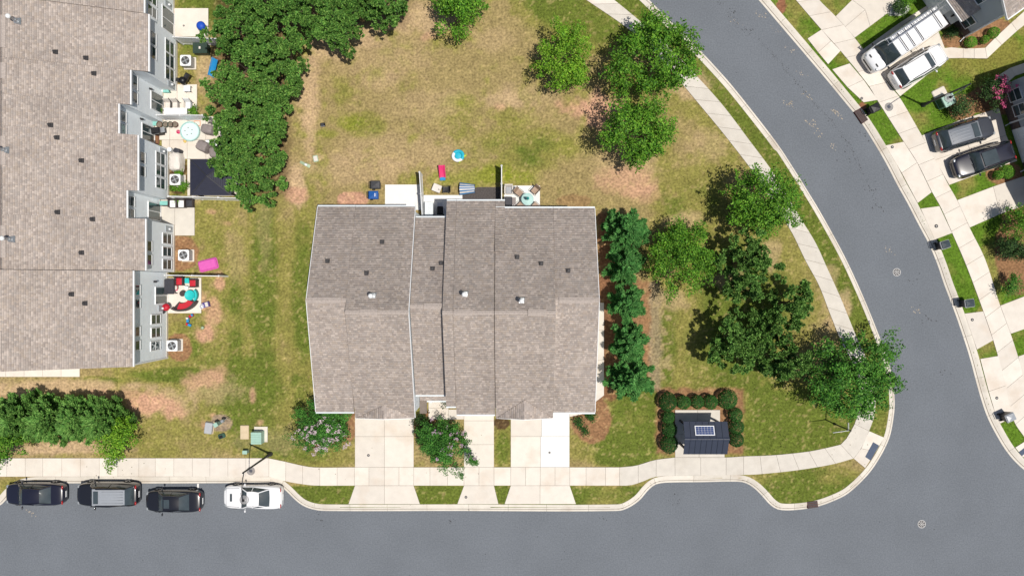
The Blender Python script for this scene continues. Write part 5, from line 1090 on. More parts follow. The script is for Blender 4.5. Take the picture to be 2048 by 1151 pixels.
# -- red and teal patio
o = thing('grill_table', 'charcoal slatted table under the door lamp', 'table', at(338, 573, .8)); MB().rbox((0, 0, .74), (.78, 1.2, .06), .03).build('top', M['c_dgrey'], o)
for k in range(3): MB().box((-.24+.24*k, 0, .775), (.22, 1.14, .015)).build('slat', M['c_dgrey'], o)
for a, b in ((-.34,-.54),(.34,-.54),(.34,.54),(-.34,.54)): MB().box((a, b, .36), (.05, .05, .72)).build('leg', M['black'], o)
armchair(359, 562, -90, 'dark wicker chair with red cushion and white cup next to the teal table', 'c_red', 'c_wicker', s=1.0); armchair(387, 566, 180, 'dark wicker chair with red cushion at the patio corner', 'c_red', 'c_wicker', s=1.0)
o = thing('side_table', 'small square teal table between the red chairs', 'table', at(373.5, 561, .5)); MB().rbox((0, 0, .43), (.36, .42, .05), .03).build('top', M['c_teal'], o)
for a, b in ((-.14,-.17),(.14,-.17),(.14,.17),(-.14,.17)): MB().box((a, b, .21), (.04, .04, .42)).build('leg', M['c_teal'], o)
o = thing('toy_cart', 'small white and pink doll cart by the charcoal table', 'toy', at(351, 575, .3)); MB().rbox((0, 0, .22), (.3, .34, .2), .05).build('seat', M['c_cream'], o); MB().tube([(.12, -.15, .3), (.26, -.15, .5), (.26, .15, .5), (.12, .15, .3)], .025, 6).build('handle', M['c_red'], o)
for s in (-.16, .16): MB().cyl((0, s, .0), .09, .12, 10).build('wheel', M['c_hot'], o)
o = thing('doll_chair', 'tiny white doll chair in front of the red chairs', 'toy', at(373, 575, .2)); MB().rbox((0, 0, .16), (.3, .26, .06), .03).build('seat', M['white'], o); MB().rbox((0, .12, .28), (.28, .05, .22), .02).build('backrest', M['white'], o)
for a, b in ((-.11,-.09),(.11,-.09),(.11,.09),(-.11,.09)): MB().box((a, b, .07), (.04, .04, .14)).build('leg', M['white'], o)
table(365, 586.5, 'small round dark slatted table beside the teal chair', .24, .45, 'c_wicker')
o = thing('round_chair', 'round turquoise moon chair on the red furniture patio', 'chair', at(380, 590, .4)); MB().lathe((0, 0, .30), [(.10, 0), (.36, .06), (.42, .14), (.40, .16), (.30, .11), (.05, .08)], 24).build('seat', M['c_teal'], o, True)
for k in range(4): a = k*math.pi/2+.7; MB().tube([(.3*math.cos(a), .3*math.sin(a), .36), (.36*math.cos(a+.3), .36*math.sin(a+.3), 0)], .02, 6).build('leg', M['c_teal'], o)
n = MB()
for k in range(9): a = math.radians(-40+10*k); n.hexa([(q*math.cos(a+s), q*math.sin(a+s), z) for z in (.3, .62) for q, s in ((.52,-.087),(.66,-.087),(.66,.087),(.52,.087))])
n.build('backrest', M['c_teal'], o)
o = thing('curved_sofa', 'red cushioned crescent sofa with dark wicker base', 'sofa', at(370, 612, .4), math.radians(17)); n = MB(); c2 = MB(); bk = MB()
for k in range(12):
    a0, a1 = math.radians(215+k*110/12), math.radians(215+(k+1)*110/12)
    def seg(mb, r0, r1, z0, z1): mb.hexa([(r*math.cos(a)*1.15, r*math.sin(a)+.75, z) for z in (z0, z1) for r, a in ((r0, a0), (r1, a0), (r1, a1), (r0, a1))])
    seg(n, .45, 1.1, 0, .28); seg(c2, .48, .98, .28, .42) if 1 < k < 11 else None; seg(bk, .98, 1.12, .0, .66)
n.build('base', M['c_wicker'], o); c2.build('cushion', M['c_red'], o); bk.build('backrest', M['c_wicker'], o)
kettle(331.5, 614, 'red kettle grill beside the blue wall', M['c_red'])
o = thing('cooler', 'purple cooler with white lid at the patio corner', 'cooler', at(411, 609, .35, 0), math.radians(15)); MB().box((0, 0, .17), (.5, .4, .34), 0, 1.05).build('body', M['c_purple'], o); MB().rbox((.08, 0, .36), (.24, .38, .06), .03).build('lid', M['c_cream'], o)
o = thing('bucket', 'white bucket touching the purple cooler', 'bucket', at(403.5, 612.5, .3, 0)); MB().lathe((0, 0, 0), [(.14, 0), (.19, .33), (.2, .35), (.17, .35), (.12, .06)], 16).build('bucket', M['white'], o, True); MB().tube([(-.18, 0, .33), (0, .1, .36), (.18, 0, .33)], .012, 5).build('handle', M['c_grey'], o)
for k, (px, py, c1, c2_, lb) in enumerate(((382, 631, 'c_red', 'c_sky', 'red and blue toy truck just off the patio edge'), (375, 639, 'c_sky', 'c_cream', 'light blue toy plane between two toy trucks'), (377, 649, 'c_sky', 'c_red', 'blue and red toy truck in the worn grass'))):
    o = thing('toy_truck', lb, 'toy', at(px, py, .15, 0), k*1.1+.5); MB().rbox((0, 0, .12), (.42, .2, .12), .03).build('bed', M[c1], o); MB().rbox((.12, 0, .22), (.16, .18, .12), .03).build('cab', M[c2_], o)
    for a in (-.14, .14):
        for b in (-.1, .1): MB().ball((a, b, .06), .06, .03, .06, 8, 5).build('wheel', M['black'], o)
o = thing('toy_ball', 'faded green ball lying in the grass below the toys', 'ball', at(405, 655, .1, 0)); MB().ball((0, 0, .11), .13, .13, .12).build('ball', M['c_palegreen'], o, True); MB().tube([(.13*math.cos(t), .13*math.sin(t), .11) for t in np.linspace(0, 6.283, 13)], .012, 4).build('seam', M['utild'], o)
# -- lawn behind the block
o = thing('toy_car', 'small black toy car alone on the dry lawn', 'toy', at(645, 249, .2, 0), .1); MB().rbox((0, 0, .14), (.4, .3, .16), .07).build('body', M['bin_black'], o, True); MB().rbox((0, -.02, .26), (.26, .24, .1), .06).build('cabin', M['c_dgrey'], o); MB().box((0, -.13, .2), (.3, .06, .05)).build('bumper', M['c_silver'], o)
o = thing('tarp', 'crumpled pale green tarp on bare soil by the dark trees', 'tarp', at(610, 328, .05, 0), -.45); n = MB(); n.patch((-.45, -.1, .03), (.45, -.14, .03), (.45, .14, .03), (-.45, .1, .03), 8, 4, .1); n.build('sheet', M['c_palegreen'], o, True); MB().ball((.1, -.02, .13), .13, .1, .06).build('knot', M['white'], o, True); MB().tube([(-.45, -.1, .04), (.45, -.14, .04)], .015, 4).build('hem', M['c_palegreen'], o)
o = thing('plastic_sheet', 'clear white plastic lid beside the pale tarp', 'lid', at(631, 317, .05, 0), .2); MB().rbox((0, 0, .03), (.42, .55, .06), .08).build('lid', M['c_palegreen'], o); MB().rbox((0, 0, .06), (.3, .4, .03), .06).build('panel', M['c_cream'], o)
o = thing('inflatable_float', 'cyan and white inflatable ring with lime fins on the lawn', 'float', at(916, 311, .2, 0), .4); n = MB(); nn = 22
for k in range(nn):
    pass
n.tube([(.42*math.cos(t), .38*math.sin(t), .12) for t in np.linspace(2.0, 5.2, 14)], .13, 8); n.build('white_ring', M['white'], o, True)
MB().tube([(.40*math.cos(t), .38*math.sin(t), .12) for t in np.linspace(-1.2, 2.1, 14)], .135, 8).build('cyan_ring', M['c_cyan'], o, True); MB().ball((.02, 0, .08), .3, .3, .07).build('seat', M['c_cyan'], o, True)
MB().ball((.42, -.22, .15), .24, .09, .05).build('fin', M['c_lime'], o, True); MB().ball((-.08, -.46, .12), .07, .14, .05).build('fin', M['c_lime'], o, True)
o = thing('toy_slide', 'hot pink toy slide with blue foot behind the block', 'toy', at(884.5, 345, .2, 0), math.radians(92)); n = MB(); n.patch((-.4, -.2, .1), (.5, -.2, .55), (.5, .2, .55), (-.4, .2, .1), 8, 6, -.06); n.tube([(-.4, -.22, .14), (.55, -.22, .6)], .05, 6).tube([(-.4, .22, .14), (.55, .22, .6)], .05, 6).box((.5, 0, .28), (.08, .4, .56)); n.build('chute', M['c_hot'], o, True); MB().rbox((-.48, 0, .06), (.28, .46, .12), .05).build('foot', M['c_sky'], o)
o = thing('wash_table', 'white tilted water table on the grass by the pink slide', 'table', at(873.5, 376, .4, 0), math.radians(-22)); MB().rbox((0, 0, .42), (.72, .62, .1), .05).build('tray', M['c_cream'], o); MB().box((.2, -.05, .475), (.12, .06, .012)).build('drain', M['black'], o)
for a, b in ((-.28,-.24),(.28,-.24),(.28,.24),(-.28,.24)): MB().box((a, b, .2), (.05, .05, .4)).build('leg', M['c_grey'], o)
metal_chair(892, 379, 180, 'black folding chair between the water table and striped canopy', 'c_black', 0)
o = thing('canopy', 'blue and white striped towel canopy on the grass', 'canopy', at(934, 376, .6, 0), 0)
for k in range(9):
    t0, t1 = k/9, (k+1)/9; f = lambda t, e: (-.62 if not e else .62, -.52+1.04*t, .18+.38*math.sin(math.pi*t)) if not e else (.62, (-.30+.66*t), .14+.26*math.sin(math.pi*t))
    MB().patch(f(t0, 0), f(t0, 1), f(t1, 1), f(t1, 0), 6, 2, .03).build('stripe', M['c_stripe'] if k % 2 == 0 else M['c_cream'], o, True)
MB().tube([(-.62, -.52, 0), (-.62, -.4, .5), (-.62, .4, .5), (-.62, .52, 0)], .02, 6).tube([(.62, -.3, 0), (.62, -.2, .38), (.62, .28, .38), (.62, .36, 0)], .02, 6).build('frame', M['c_navy'], o)
o = thing('worktop', 'white topped bench freezer against the white fence', 'freezer', at(858, 418, .8)); MB().box((0, 0, .38), (.62, 1.1, .76)).build('body', M['binrim'], o); MB().rbox((0, 0, .8), (.68, 1.16, .08), .03).build('lid', M['gutter'], o)
gas_grill(880, 421, 90, 'black gas grill behind the middle rear door', m='c_black')
armchair(1017.5, 380, -90, 'pale grey patio chair in the corner by the fence', 'c_silver', 'c_cream')
o = thing('gas_grill', 'charcoal covered grill beside the round glass table', 'grill', at(1017, 402, .9)); MB().rbox((0, 0, .5), (.6, .7, 1.0), .1).build('cover', M['c_dgrey'], o, True); MB().box((.42, 0, .78), (.34, .6, .03)).build('side_shelf', M['c_grey'], o); MB().tube([(-.2, -.36, .85), (.2, -.36, .85)], .02, 6).build('handle', M['black'], o)
tb = table(1055, 398, 'round glass patio table with teal folded umbrella', .5, .72, 'glasstop' if 'glasstop' in M else 'c_pool')
MB().tube([(0, 0, 0), (0, 0, 1.0)], .025, 6).lathe((0, 0, .85), [(.03, 0), (.10, .1), (.14, .3), (.06, .9), (.02, 1.0)], 8).build('umbrella', M['c_teal'], tb, True)
for k, (dx, dy) in enumerate(((-17,-13),(15,-17),(16,14),(-15,14))):
    metal_chair(1055+dx, 398+dy, math.degrees(math.atan2(dy, -dx)), ['taupe sling chair at the glass table nearest the charcoal grill lid side', 'taupe sling chair at the glass table on the open lawn corner', 'taupe sling chair at the glass table towards the house corner', 'taupe sling chair tucked between the charcoal grill and glass table'][k], 'c_tan', fr='wicker')
# -- mail shelter with solar panel
kx = thing('mail_shelter', 'navy standing seam mail shelter with a solar panel on its roof', 'shelter', (*P(1412, 876, 2.5), .03)); km = mat('navy standing seam metal', (.030, .038, .062), .5, .08, 2, spec=.4)
hw_, hd_, he_, hr3 = 1.73, 1.28, 2.25, 2.78
for a in (-1.45, 1.45):
    for b in (-.95, .95): MB().box((a, b, he_/2), (.14, .14, he_)).build('post', M['lampdark'], kx)
MB().box((0, .95, 2.17), (3.1, .12, .16)).box((0, -.95, 2.17), (3.1, .12, .16)).build('beam', M['lampdark'], kx)
for s in (1, -1):
    np_ = 8 if s < 0 else 7
    for k in range(np_):
        a, b = -hw_+2*hw_*k/np_+.006, -hw_+2*hw_*(k+1)/np_-.006
        MB().hexa([(a, s*hd_, he_), (b, s*hd_, he_), (b, 0, hr3), (a, 0, hr3), (a, s*hd_, he_+.03), (b, s*hd_, he_+.03), (b, 0, hr3+.03), (a, 0, hr3+.03)]).build('roof_panel', km, kx)
        if k: MB().hexa([(a-.018, s*hd_, he_+.02), (a+.006, s*hd_, he_+.02), (a+.006, 0, hr3+.02), (a-.018, 0, hr3+.02), (a-.018, s*hd_, he_+.075), (a+.006, s*hd_, he_+.075), (a+.006, 0, hr3+.075), (a-.018, 0, hr3+.075)]).build('seam', km, kx)
MB().hexa([(-hw_-.02, -.16, hr3-.03), (hw_+.02, -.16, hr3-.03), (hw_+.02, .16, hr3-.03), (-hw_-.02, .16, hr3-.03), (-hw_-.02, -.02, hr3+.05), (hw_+.02, -.02, hr3+.05), (hw_+.02, .02, hr3+.05), (-hw_-.02, .02, hr3+.05)]).build('ridge_cap', km, kx)
sl_ = -(hr3-he_)/hd_
def onroof(x, y, dz): return (x, y, hr3+sl_*y+dz)
x0, x1, y0, y1 = -.90, .62, .30, 1.0
fr = MB().hexa([onroof(x0, y0, .07), onroof(x1, y0, .07), onroof(x1, y1, .07), onroof(x0, y1, .07), onroof(x0, y0, .13), onroof(x1, y0, .13), onroof(x1, y1, .13), onroof(x0, y1, .13)]).build('solar_panel', M['white'], kx)
cm = mat('solar cell', (.018, .045, .16), .15, .1, 5, spec=.6)
for i in range(6):
    for j in range(4):
        w, h_ = (x1-x0-.12)/6, (y1-y0-.12)/4; a, b = x0+.06+i*w+.008, y0+.06+j*h_+.008; a2, b2 = a+w-.016, b+h_-.016
        MB().hexa([onroof(a, b, .125), onroof(a2, b, .125), onroof(a2, b2, .125), onroof(a, b2, .125), onroof(a, b, .138), onroof(a2, b, .138), onroof(a2, b2, .138), onroof(a, b2, .138)]).build('solar_cell', cm, fr)
for k, xx in enumerate((-.95, 0, .95)):
    x, y = P(1412, 876, 2.5); b = thing('mailbox_unit', ['grey cluster mailbox at the open end of the shelter', 'grey cluster mailbox in the middle of the shelter', 'grey cluster mailbox at the hedge end of the shelter'][k], 'mailbox', (x+xx, y+.45, .03)); MB().box((0, 0, .25), (.3, .3, .5)).build('pedestal', M['utilg'], b); MB().box((0, 0, 1.0), (.78, .42, 1.0)).build('cabinet', M['binrim'], b)
    for i in range(2):
        for j in range(5): MB().box((-.18+.36*i, -.215, .62+.19*j), (.33, .02, .17)).build('door', M['gutter'], b)
PAVED.append(np.array([(1340,815),(1455,815),(1455,914),(1340,914)]))
# ------------------------------------------------------------------ vegetation
M['leaf'] = mat('broad leaf', attr=True, rough=.55, var=0, spec=.15, trans=.14)
M['needle'] = mat('conifer needle', attr=True, rough=.6, var=0, spec=.2, trans=.06)
M['bark'] = mat('bark', (.10, .075, .055), .95, .25, 8, bump=.6, bscale=30)
M['petal'] = mat('petal', attr=True, rough=.6, var=0, spec=.2, trans=.25)
def unit(v): return v/(np.linalg.norm(v, axis=-1, keepdims=True)+1e-9)
def leaves(name, Cn, Nn, size, col, m, parent, asp=.62, fold=.12, T=None):
    n = len(Cn); Nn = unit(Nn)
    if T is None: T = rng.normal(size=(n, 3))
    T = unit(T-Nn*np.sum(T*Nn, 1, keepdims=True)); B = np.cross(Nn, T); s = size[:, None]
    V = np.stack([Cn-T*s*.5, Cn+B*s*asp*.5-Nn*s*fold+T*s*.06, Cn+T*s*.5, Cn-B*s*asp*.5-Nn*s*fold+T*s*.06], 1).reshape(-1, 3)
    F = np.arange(4*n).reshape(-1, 4); return np_mesh(name, V, F, m, parent, np.repeat(col, 4, 0))
def lumpy(D, seed, amp=.22):
    r = np.random.default_rng(seed); f = np.ones(len(D))
    for k in range(7):
        d = unit(r.normal(size=3)); f += amp*r.uniform(.3, 1)*np.maximum(0, D@d)**(3+k) - amp*.28
    return f/np.percentile(f, 70)
def trunk(root, h, r0, spread, z_crown, nb=6, seed=0, lean=(0, 0)):
    q = random.Random(seed); m = MB(); top = h*.82
    m.tube([(0, 0, -.05), (lean[0]*.2, lean[1]*.2, z_crown*.5), (lean[0]*.5, lean[1]*.5, z_crown), (lean[0]*.8, lean[1]*.8, (z_crown+top)/2), (lean[0], lean[1], top)], [r0*1.35, r0, r0*.85, r0*.5, r0*.15], 9)
    for k in range(nb):
        a = k*2.4+q.uniform(-.3, .3); zb = z_crown*.85+(top-z_crown)*.55*k/nb; rr = spread*q.uniform(.55, .8)*(1-.4*k/nb)
        m.tube([(0, 0, zb), (rr*.4*math.cos(a), rr*.4*math.sin(a), zb+rr*.35), (rr*math.cos(a), rr*math.sin(a), zb+rr*.75)], [r0*.42, r0*.28, r0*.08], 6)
    m.build('trunk', M['bark'], root, True)
PAL = {'maple': ((92,146,40),(136,184,62),(56,106,32)), 'lime': ((116,168,40),(158,198,68),(76,130,36)), 'oak': ((76,134,46),(118,170,68),(46,96,36)), 'holly': ((98,148,62),(142,182,88),(58,104,46)), 'pine': ((102,148,66),(142,182,92),(66,110,50)),
       'box': ((50,96,40),(72,122,50),(34,72,32)), 'leyland': ((86,150,74),(126,184,100),(52,108,54)), 'arbor': ((104,156,70),(148,190,98),(66,114,52)), 'crape': ((74,134,52),(108,164,68),(46,98,40)), 'dark': ((62,92,48),(90,120,62),(42,66,36))}
def pal(name, n, k=1.0, bias=.5):
    a, b, c = (np.array(L(*q)) for q in PAL[name]); t = rng.random((n, 1)); u = rng.random((n, 1))
    return np.where(u < bias, a*(1-t)+b*t, a*(1-t)+c*t)*k*rng.uniform(.82, 1.18, (n, 1))
def boughs(r, rx, ry, z0, hc, rb, seed, fill=1.0, low=-.25):
    """bough centres and radii spread through an uneven crown"""
    nb = int(max(7, fill*2.3*(r/rb)**2*(.6+.4*hc/(2*r)))); D = unit(rng.normal(size=(nb, 3))); D[:, 2] = np.where(D[:, 2] < low, -D[:, 2], D[:, 2])
    f = lumpy(D, seed, .3)*(.30+.70*rng.random(nb)**.5)*rng.uniform(.80, 1.14, nb)
    sz = rng.uniform(.45, 1.25, nb)*rb
    k = np.maximum(.05, 1-sz/np.array(r))
    c = D*(f*k)[:, None]*np.array([r*rx, r*ry, 1.0]); c[:, 2] *= np.where(c[:, 2] > 0, hc*.62, hc*.36)
    return c+np.array([0, 0, z0+hc*.36]), sz, D
def broadleaf(px, py, rpx, h, label, p='maple', zc=None, rx=1., ry=1., dens=1., leaf=.19, name='deciduous_tree', cat='tree', group=None, clump=.42, base=.25, seed=None, lean=(0, 0), blossom=None, spiky=0., clipped=False):
    seed = seed or int(px*7+py); h = h*.86 if h > 3.4 else h; base = base*.5 if h > 3.4 else base; hm = h*.48; X, Y = P(px, py, hm); r = rpx/S*(1-hm/H)*1.1
    root = thing(name, label, cat, (X, Y, 0), 0, group); z0 = h*base; hc = h-z0; big = r > 1.6
    rb = clump*1.25 if big else clump*1.9
    bc, bs, bd = boughs(r, rx, ry, z0, hc, rb, seed, 1.75*dens if big else 1.9)
    per = (150*(bs/.7)**2*(.19/leaf)**1.6*(1.0 if big else .8)).astype(int)+12
    B = np.repeat(bc, per, 0); sB = np.repeat(bs, per); dB = np.repeat(bd, per, 0); n = len(B)
    o = unit(rng.normal(size=(n, 3))+dB*.45+np.array([0, 0, .35])); q = .45+.6*rng.random(n)**.6
    pt = B+o*(sB*q)[:, None]*np.array([1, 1, .7])
    # twig sprays that break up the outline
    tw = rng.random(n) < (.20+.3*spiky); out = unit(dB*np.array([1, 1, .4])+rng.normal(size=(n, 3))*.25); pt[tw] = (B+out*(sB*rng.uniform(.8, 1.65, n))[:, None])[tw]
    if clipped:
        n = int(2900*r*r*(.1/leaf)**1.3)+400; o = unit(rng.normal(size=(n, 3))); o[:, 2] = np.where(o[:, 2] < -.5, -o[:, 2], o[:, 2]); f = lumpy(o, seed, .10)*(.80+.22*rng.random(n)**.5)
        pt = o*f[:, None]*np.array([r*rx*.95, r*ry*.95, h*.5])+np.array([0, 0, h*.48]); bc = np.zeros((1, 3)); per = np.array([n])
    pt[:, 2] = np.maximum(pt[:, 2], .12)
    Nn = o*.8+rng.normal(size=o.shape)*.5+np.array([0, 0, .7])
    tone = np.repeat(rng.uniform(.78, 1.22, len(bc)), per)[:, None]
    leaves('crown', pt, Nn, leaf*.86*rng.uniform(.6, 1.35, n), pal(p, n)*tone, M['leaf'], root)
    if h > 2.2: trunk(root, h, .045+.012*h, r*.8, z0+hc*.18, 7, seed, lean)
    else: trunk(root, h, .03, r*.6, h*.2, 5, seed)
    if blossom:
        k = blossom[0]; b = bc[rng.integers(0, len(bc), k)]; bb = np.array(blossom[2]) if len(blossom) > 2 else np.zeros(2)
        D = unit(rng.normal(size=(k, 3))*.6+np.array([0, 0, .9])+np.array([bb[0], bb[1], 0])*.9); cb = b+D*rb*1.25; cb[:, :2] += bb*r*.25*rng.random((k, 1))
        n = 14; q = np.repeat(cb, n, 0)+rng.normal(size=(k*n, 3))*np.array([.09, .09, .07]); c_ = np.array(L(*blossom[1]))*rng.uniform(.8, 1.1, (k*n, 1))
        leaves('blossom', q, rng.normal(size=q.shape)*.5+np.array([0, 0, 1]), rng.uniform(.08, .14, k*n), c_, M['petal'], root, .9, .05)
    return root
def rosette(px, py, rpx, h, label, p='holly', tufts=1.0, name='evergreen_tree', group=None, rx=1., ry=1., base=.12, needles=26, ln=.30, cat='tree', wid=.075, rb=.55):
    """evergreen crown of round leaf tufts at the branch ends"""
    seed = int(px*5+py*3); h *= .9; hm = h*.5; X, Y = P(px, py, hm); r = rpx/S*(1-hm/H)*1.08; root = thing(name, label, cat, (X, Y, 0), 0, group); z0 = h*base; hc = h-z0
    bc, bs, bd = boughs(r, rx, ry, z0, hc, rb, seed, tufts)
    per = (19*(bs/.55)**2).astype(int)+4; B = np.repeat(bc, per, 0); sB = np.repeat(bs, per); D = np.repeat(bd, per, 0); nb = len(B)
    o = unit(rng.normal(size=(nb, 3))+np.array([0, 0, .55])+D*.3); c = B+o*(sB*rng.uniform(.45, 1.0, nb))[:, None]*np.array([1, 1, .75]); c[:, 2] = np.maximum(c[:, 2], .15)
    ax = unit(o*.7+np.array([0, 0, .6])); s = rng.uniform(.75, 1.25, nb)*ln
    C2 = np.repeat(c, needles, 0); A2 = np.repeat(ax, needles, 0); S2 = np.repeat(s, needles); o = unit(rng.normal(size=C2.shape)+A2*.8); n = len(C2)
    tip = C2+o*(S2*rng.uniform(.7, 1.1, n))[:, None]; sd = unit(np.cross(o, rng.normal(size=o.shape)))*wid*S2[:, None]/.3; mid = C2+o*(S2*.5)[:, None]
    V = np.stack([C2, mid+sd, tip, mid-sd], 1).reshape(-1, 3); tone = np.repeat(np.repeat(rng.uniform(.8, 1.2, len(bc)), per)*rng.uniform(.85, 1.15, nb), needles)[:, None]
    np_mesh('crown', V, np.arange(4*n).reshape(-1, 4), M['needle'], root, np.repeat(pal(p, n)*tone, 4, 0)); trunk(root, h, .05+.011*h, r*.75, z0+hc*.2, 8, seed); return root
def feathery(px, py, rpx, h, label, p='leyland', rx=1., ry=1., name='conifer', group=None, cone=.93, cat='tree', sprays=1.0):
    """conifer with flat sprays on boughs radiating from the stem"""
    seed = int(px+py); hm = h*.45; X, Y = P(px, py, hm); r = rpx/S*(1-hm/H)*1.05; root = thing(name, label, cat, (X, Y, 0), 0, group)
    nbg = int((26+16*r)*sprays); tb = (np.arange(nbg)+.5)/nbg; ab = np.arange(nbg)*2.39996+rng.normal(size=nbg)*.25; lb = r*(1-cone*tb**1.1)*rng.uniform(.78, 1.12, nbg)+.12; zb = .2+tb*(h*.86)
    per = (14+40*lb).astype(int); a = np.repeat(ab, per); t = np.repeat(tb, per); lb2 = np.repeat(lb, per); n = len(a); q = rng.random(n)**.7
    rad = q*lb2; up = np.repeat(rng.uniform(.25, .55, nbg), per)
    a2 = a+rng.normal(size=n)*.16*(1.3-q)/np.maximum(.25, q); base = np.stack([np.cos(a2)*rad*rx, np.sin(a2)*rad*ry, np.repeat(zb, per)+rad*up+rng.normal(size=n)*.06], 1)
    out = unit(np.stack([np.cos(a), np.sin(a), .25+up], 1)+rng.normal(size=(n, 3))*.22)
    k = 7; B = np.repeat(base, k, 0); O = np.repeat(out, k, 0); N = len(B); j = np.tile(np.arange(k)-(k-1)/2, n)
    side = unit(np.cross(O, np.array([0, 0, 1.])+rng.normal(size=O.shape)*.15)); d = unit(O+side*(j*.26)[:, None]+rng.normal(size=O.shape)*.1); ln = rng.uniform(.22, .42, N)*(1-.08*np.abs(j))
    tip = B+d*ln[:, None]; w = unit(np.cross(d, rng.normal(size=d.shape)*.6+np.array([0, 0, .6])))*.04
    V = np.stack([B, B+d*(ln*.5)[:, None]+w, tip, B+d*(ln*.5)[:, None]-w], 1).reshape(-1, 3); tone = np.repeat(np.repeat(rng.uniform(.75, 1.2, nbg), per), k)[:, None]
    np_mesh('crown', V, np.arange(4*N).reshape(-1, 4), M['needle'], root, np.repeat(pal(p, N)*tone, 4, 0)); trunk(root, h, .07, r*.5, h*.2, 6, seed); return root
# broad-leaved lawn and street trees
broadleaf(1129, 121, 65, 5.6, 'bright yellow-green young tree alone on the lawn by the pink soil', 'lime', rx=.95, ry=1.12, leaf=.17)
broadleaf(1308, 118, 98, 8.2, 'large green street tree spreading over the curving sidewalk and road', 'maple', leaf=.21, clump=.5)
broadleaf(1282, 272, 82, 6.6, 'green lawn tree touching the larger sidewalk tree', 'maple', ry=.95)
broadleaf(1525, 409, 84, 6.8, 'green street tree hiding a stretch of sidewalk near the pines', 'maple', ry=.86)
broadleaf(1368, 510, 74, 5.6, 'bright green young tree between the conifer row and the pines', 'maple', ry=.9, leaf=.17)
broadleaf(1707, 757, 100, 7.8, 'large dark green street tree overhanging the kerb above the corner ramp', 'oak', ry=.9, leaf=.2, clump=.48)
broadleaf(917, 10, 58, 5.5, 'green tree with drooping sprays at the lawn edge beside the evergreen belt', 'maple', rx=1., ry=.85)
broadleaf(238, 872, 44, 3.8, 'light green tree leaning over the sidewalk at the hedge end', 'lime', rx=.95, ry=1.35, leaf=.16)
broadleaf(8, 875, 52, 4.2, 'green tree over the sidewalk at the hedge start by the parked cars', 'maple', rx=1., ry=1.2, leaf=.17)
# evergreen belt by the row
ev = [(496,52,80,7.2,'beside the blue grill patio fence'),(545,20,70,7.5,'where the belt turns the corner'),(566,100,60,7.0,'on the open lawn side above the bare strip'),(494,140,70,7.0,'above the blue toy slide'),(552,170,54,6.5,'on the open lawn side of the belt midway'),
      (468,228,64,6.5,'beside the kiddie pool patio'),(536,242,60,6.6,'on the lawn side across from the toy car'),(512,330,84,6.8,'overhanging the dark gazebo at the belt end'),(620,15,62,7.0,'just past the belt corner'),(676,48,62,6.6,'hanging furthest over the dry lawn'),(765,8,62,6.4,'next to the drooping green tree'),(465,295,50,5.5,'over the grey covered ottoman'),(715,0,60,6.6,'in the upper belt between two others')]
for px, py, r_, h_, w_ in ev: rosette(px, py, r_, h_, 'dense dark green evergreen tree '+w_, 'holly', .74, group='evergreen belt', needles=20, ln=.21, wid=.075, rb=.5)
# pines near the bend
for px, py, r_, h_, w_ in [(1492,522,62,7.0,'below the sidewalk tree'),(1480,576,44,6.2,'with bare soil on its shaded side'),(1580,605,58,6.0,'nearest the sidewalk curve'),(1482,692,70,6.6,'casting a shadow on the open lawn'),(1566,718,62,6.0,'touching the kerbside street tree'),(1530,648,40,5.0,'in the middle of the pine clump')]:
    rosette(px, py, r_, h_, 'dark open pine '+w_, 'pine', .70, 'pine_tree', 'pines near the bend', needles=20, ln=.23, wid=.06, rb=.45)
# conifers beside the block
for k, (px, py, r_, h_, w_) in enumerate([(1252,462,46,5.4,'nearest the rear lawn'),(1250,532,39,5.0,'second from the rear lawn'),(1254,608,38,4.6,'in the middle of the row beside the mulch strip'),(1258,684,39,4.6,'next to the last, beside the walk'),(1262,757,45,5.0,'nearest the mulch bed by the white driveway')]):
    feathery(px, py, r_, h_, 'feathery blue-green conifer beside the block, '+w_, 'leyland', group='conifers along the block')
for px, py, r_, w_ in [(42,832,48,'at the street lot end'),(105,838,46,'between its neighbours on bare soil'),(165,838,46,'past the middle of the hedge'),(212,838,44,'beside the light green leaning tree')]:
    feathery(px, py, r_, 3.6, 'feathery green hedge conifer near the sidewalk, '+w_, 'arbor', group='hedge conifers', cone=.7, sprays=1.5)
# clipped shrubs round the shelter
for k, (px, py, r_) in enumerate([(1335,803,20),(1367,804,15),(1394,803,14),(1420,803,15),(1455,798,20),(1336,833,14),(1339,858,16),(1338,887,19),(1471,828,15),(1472,853,16),(1472,878,16)]):
    w_ = ['large dark clipped shrub at the mulch bed corner by the lawn path', 'dark clipped shrub next to the large corner shrub', 'smallest dark clipped shrub behind the shelter pad', 'dark clipped shrub behind the shelter pad near the far corner', 'large dark clipped shrub at the far bed corner', 'small dark shrub on the pad side next to the large corner shrub', 'dark shrub halfway along the open side of the pad', 'glossy dark shrub by the sidewalk at the pad side', 'dark hedge shrub at the shaded end behind the navy roof', 'dark hedge shrub touching the middle of the navy roof', 'dark hedge shrub by the navy roof nearest the sidewalk'][k]
    broadleaf(px, py, r_*.92, 1.1+.02*r_, w_, 'box', clipped=True, dens=3.2, leaf=.10, name='clipped_shrub', cat='shrub', group='shrubs round the mail shelter', clump=.20, base=.02)
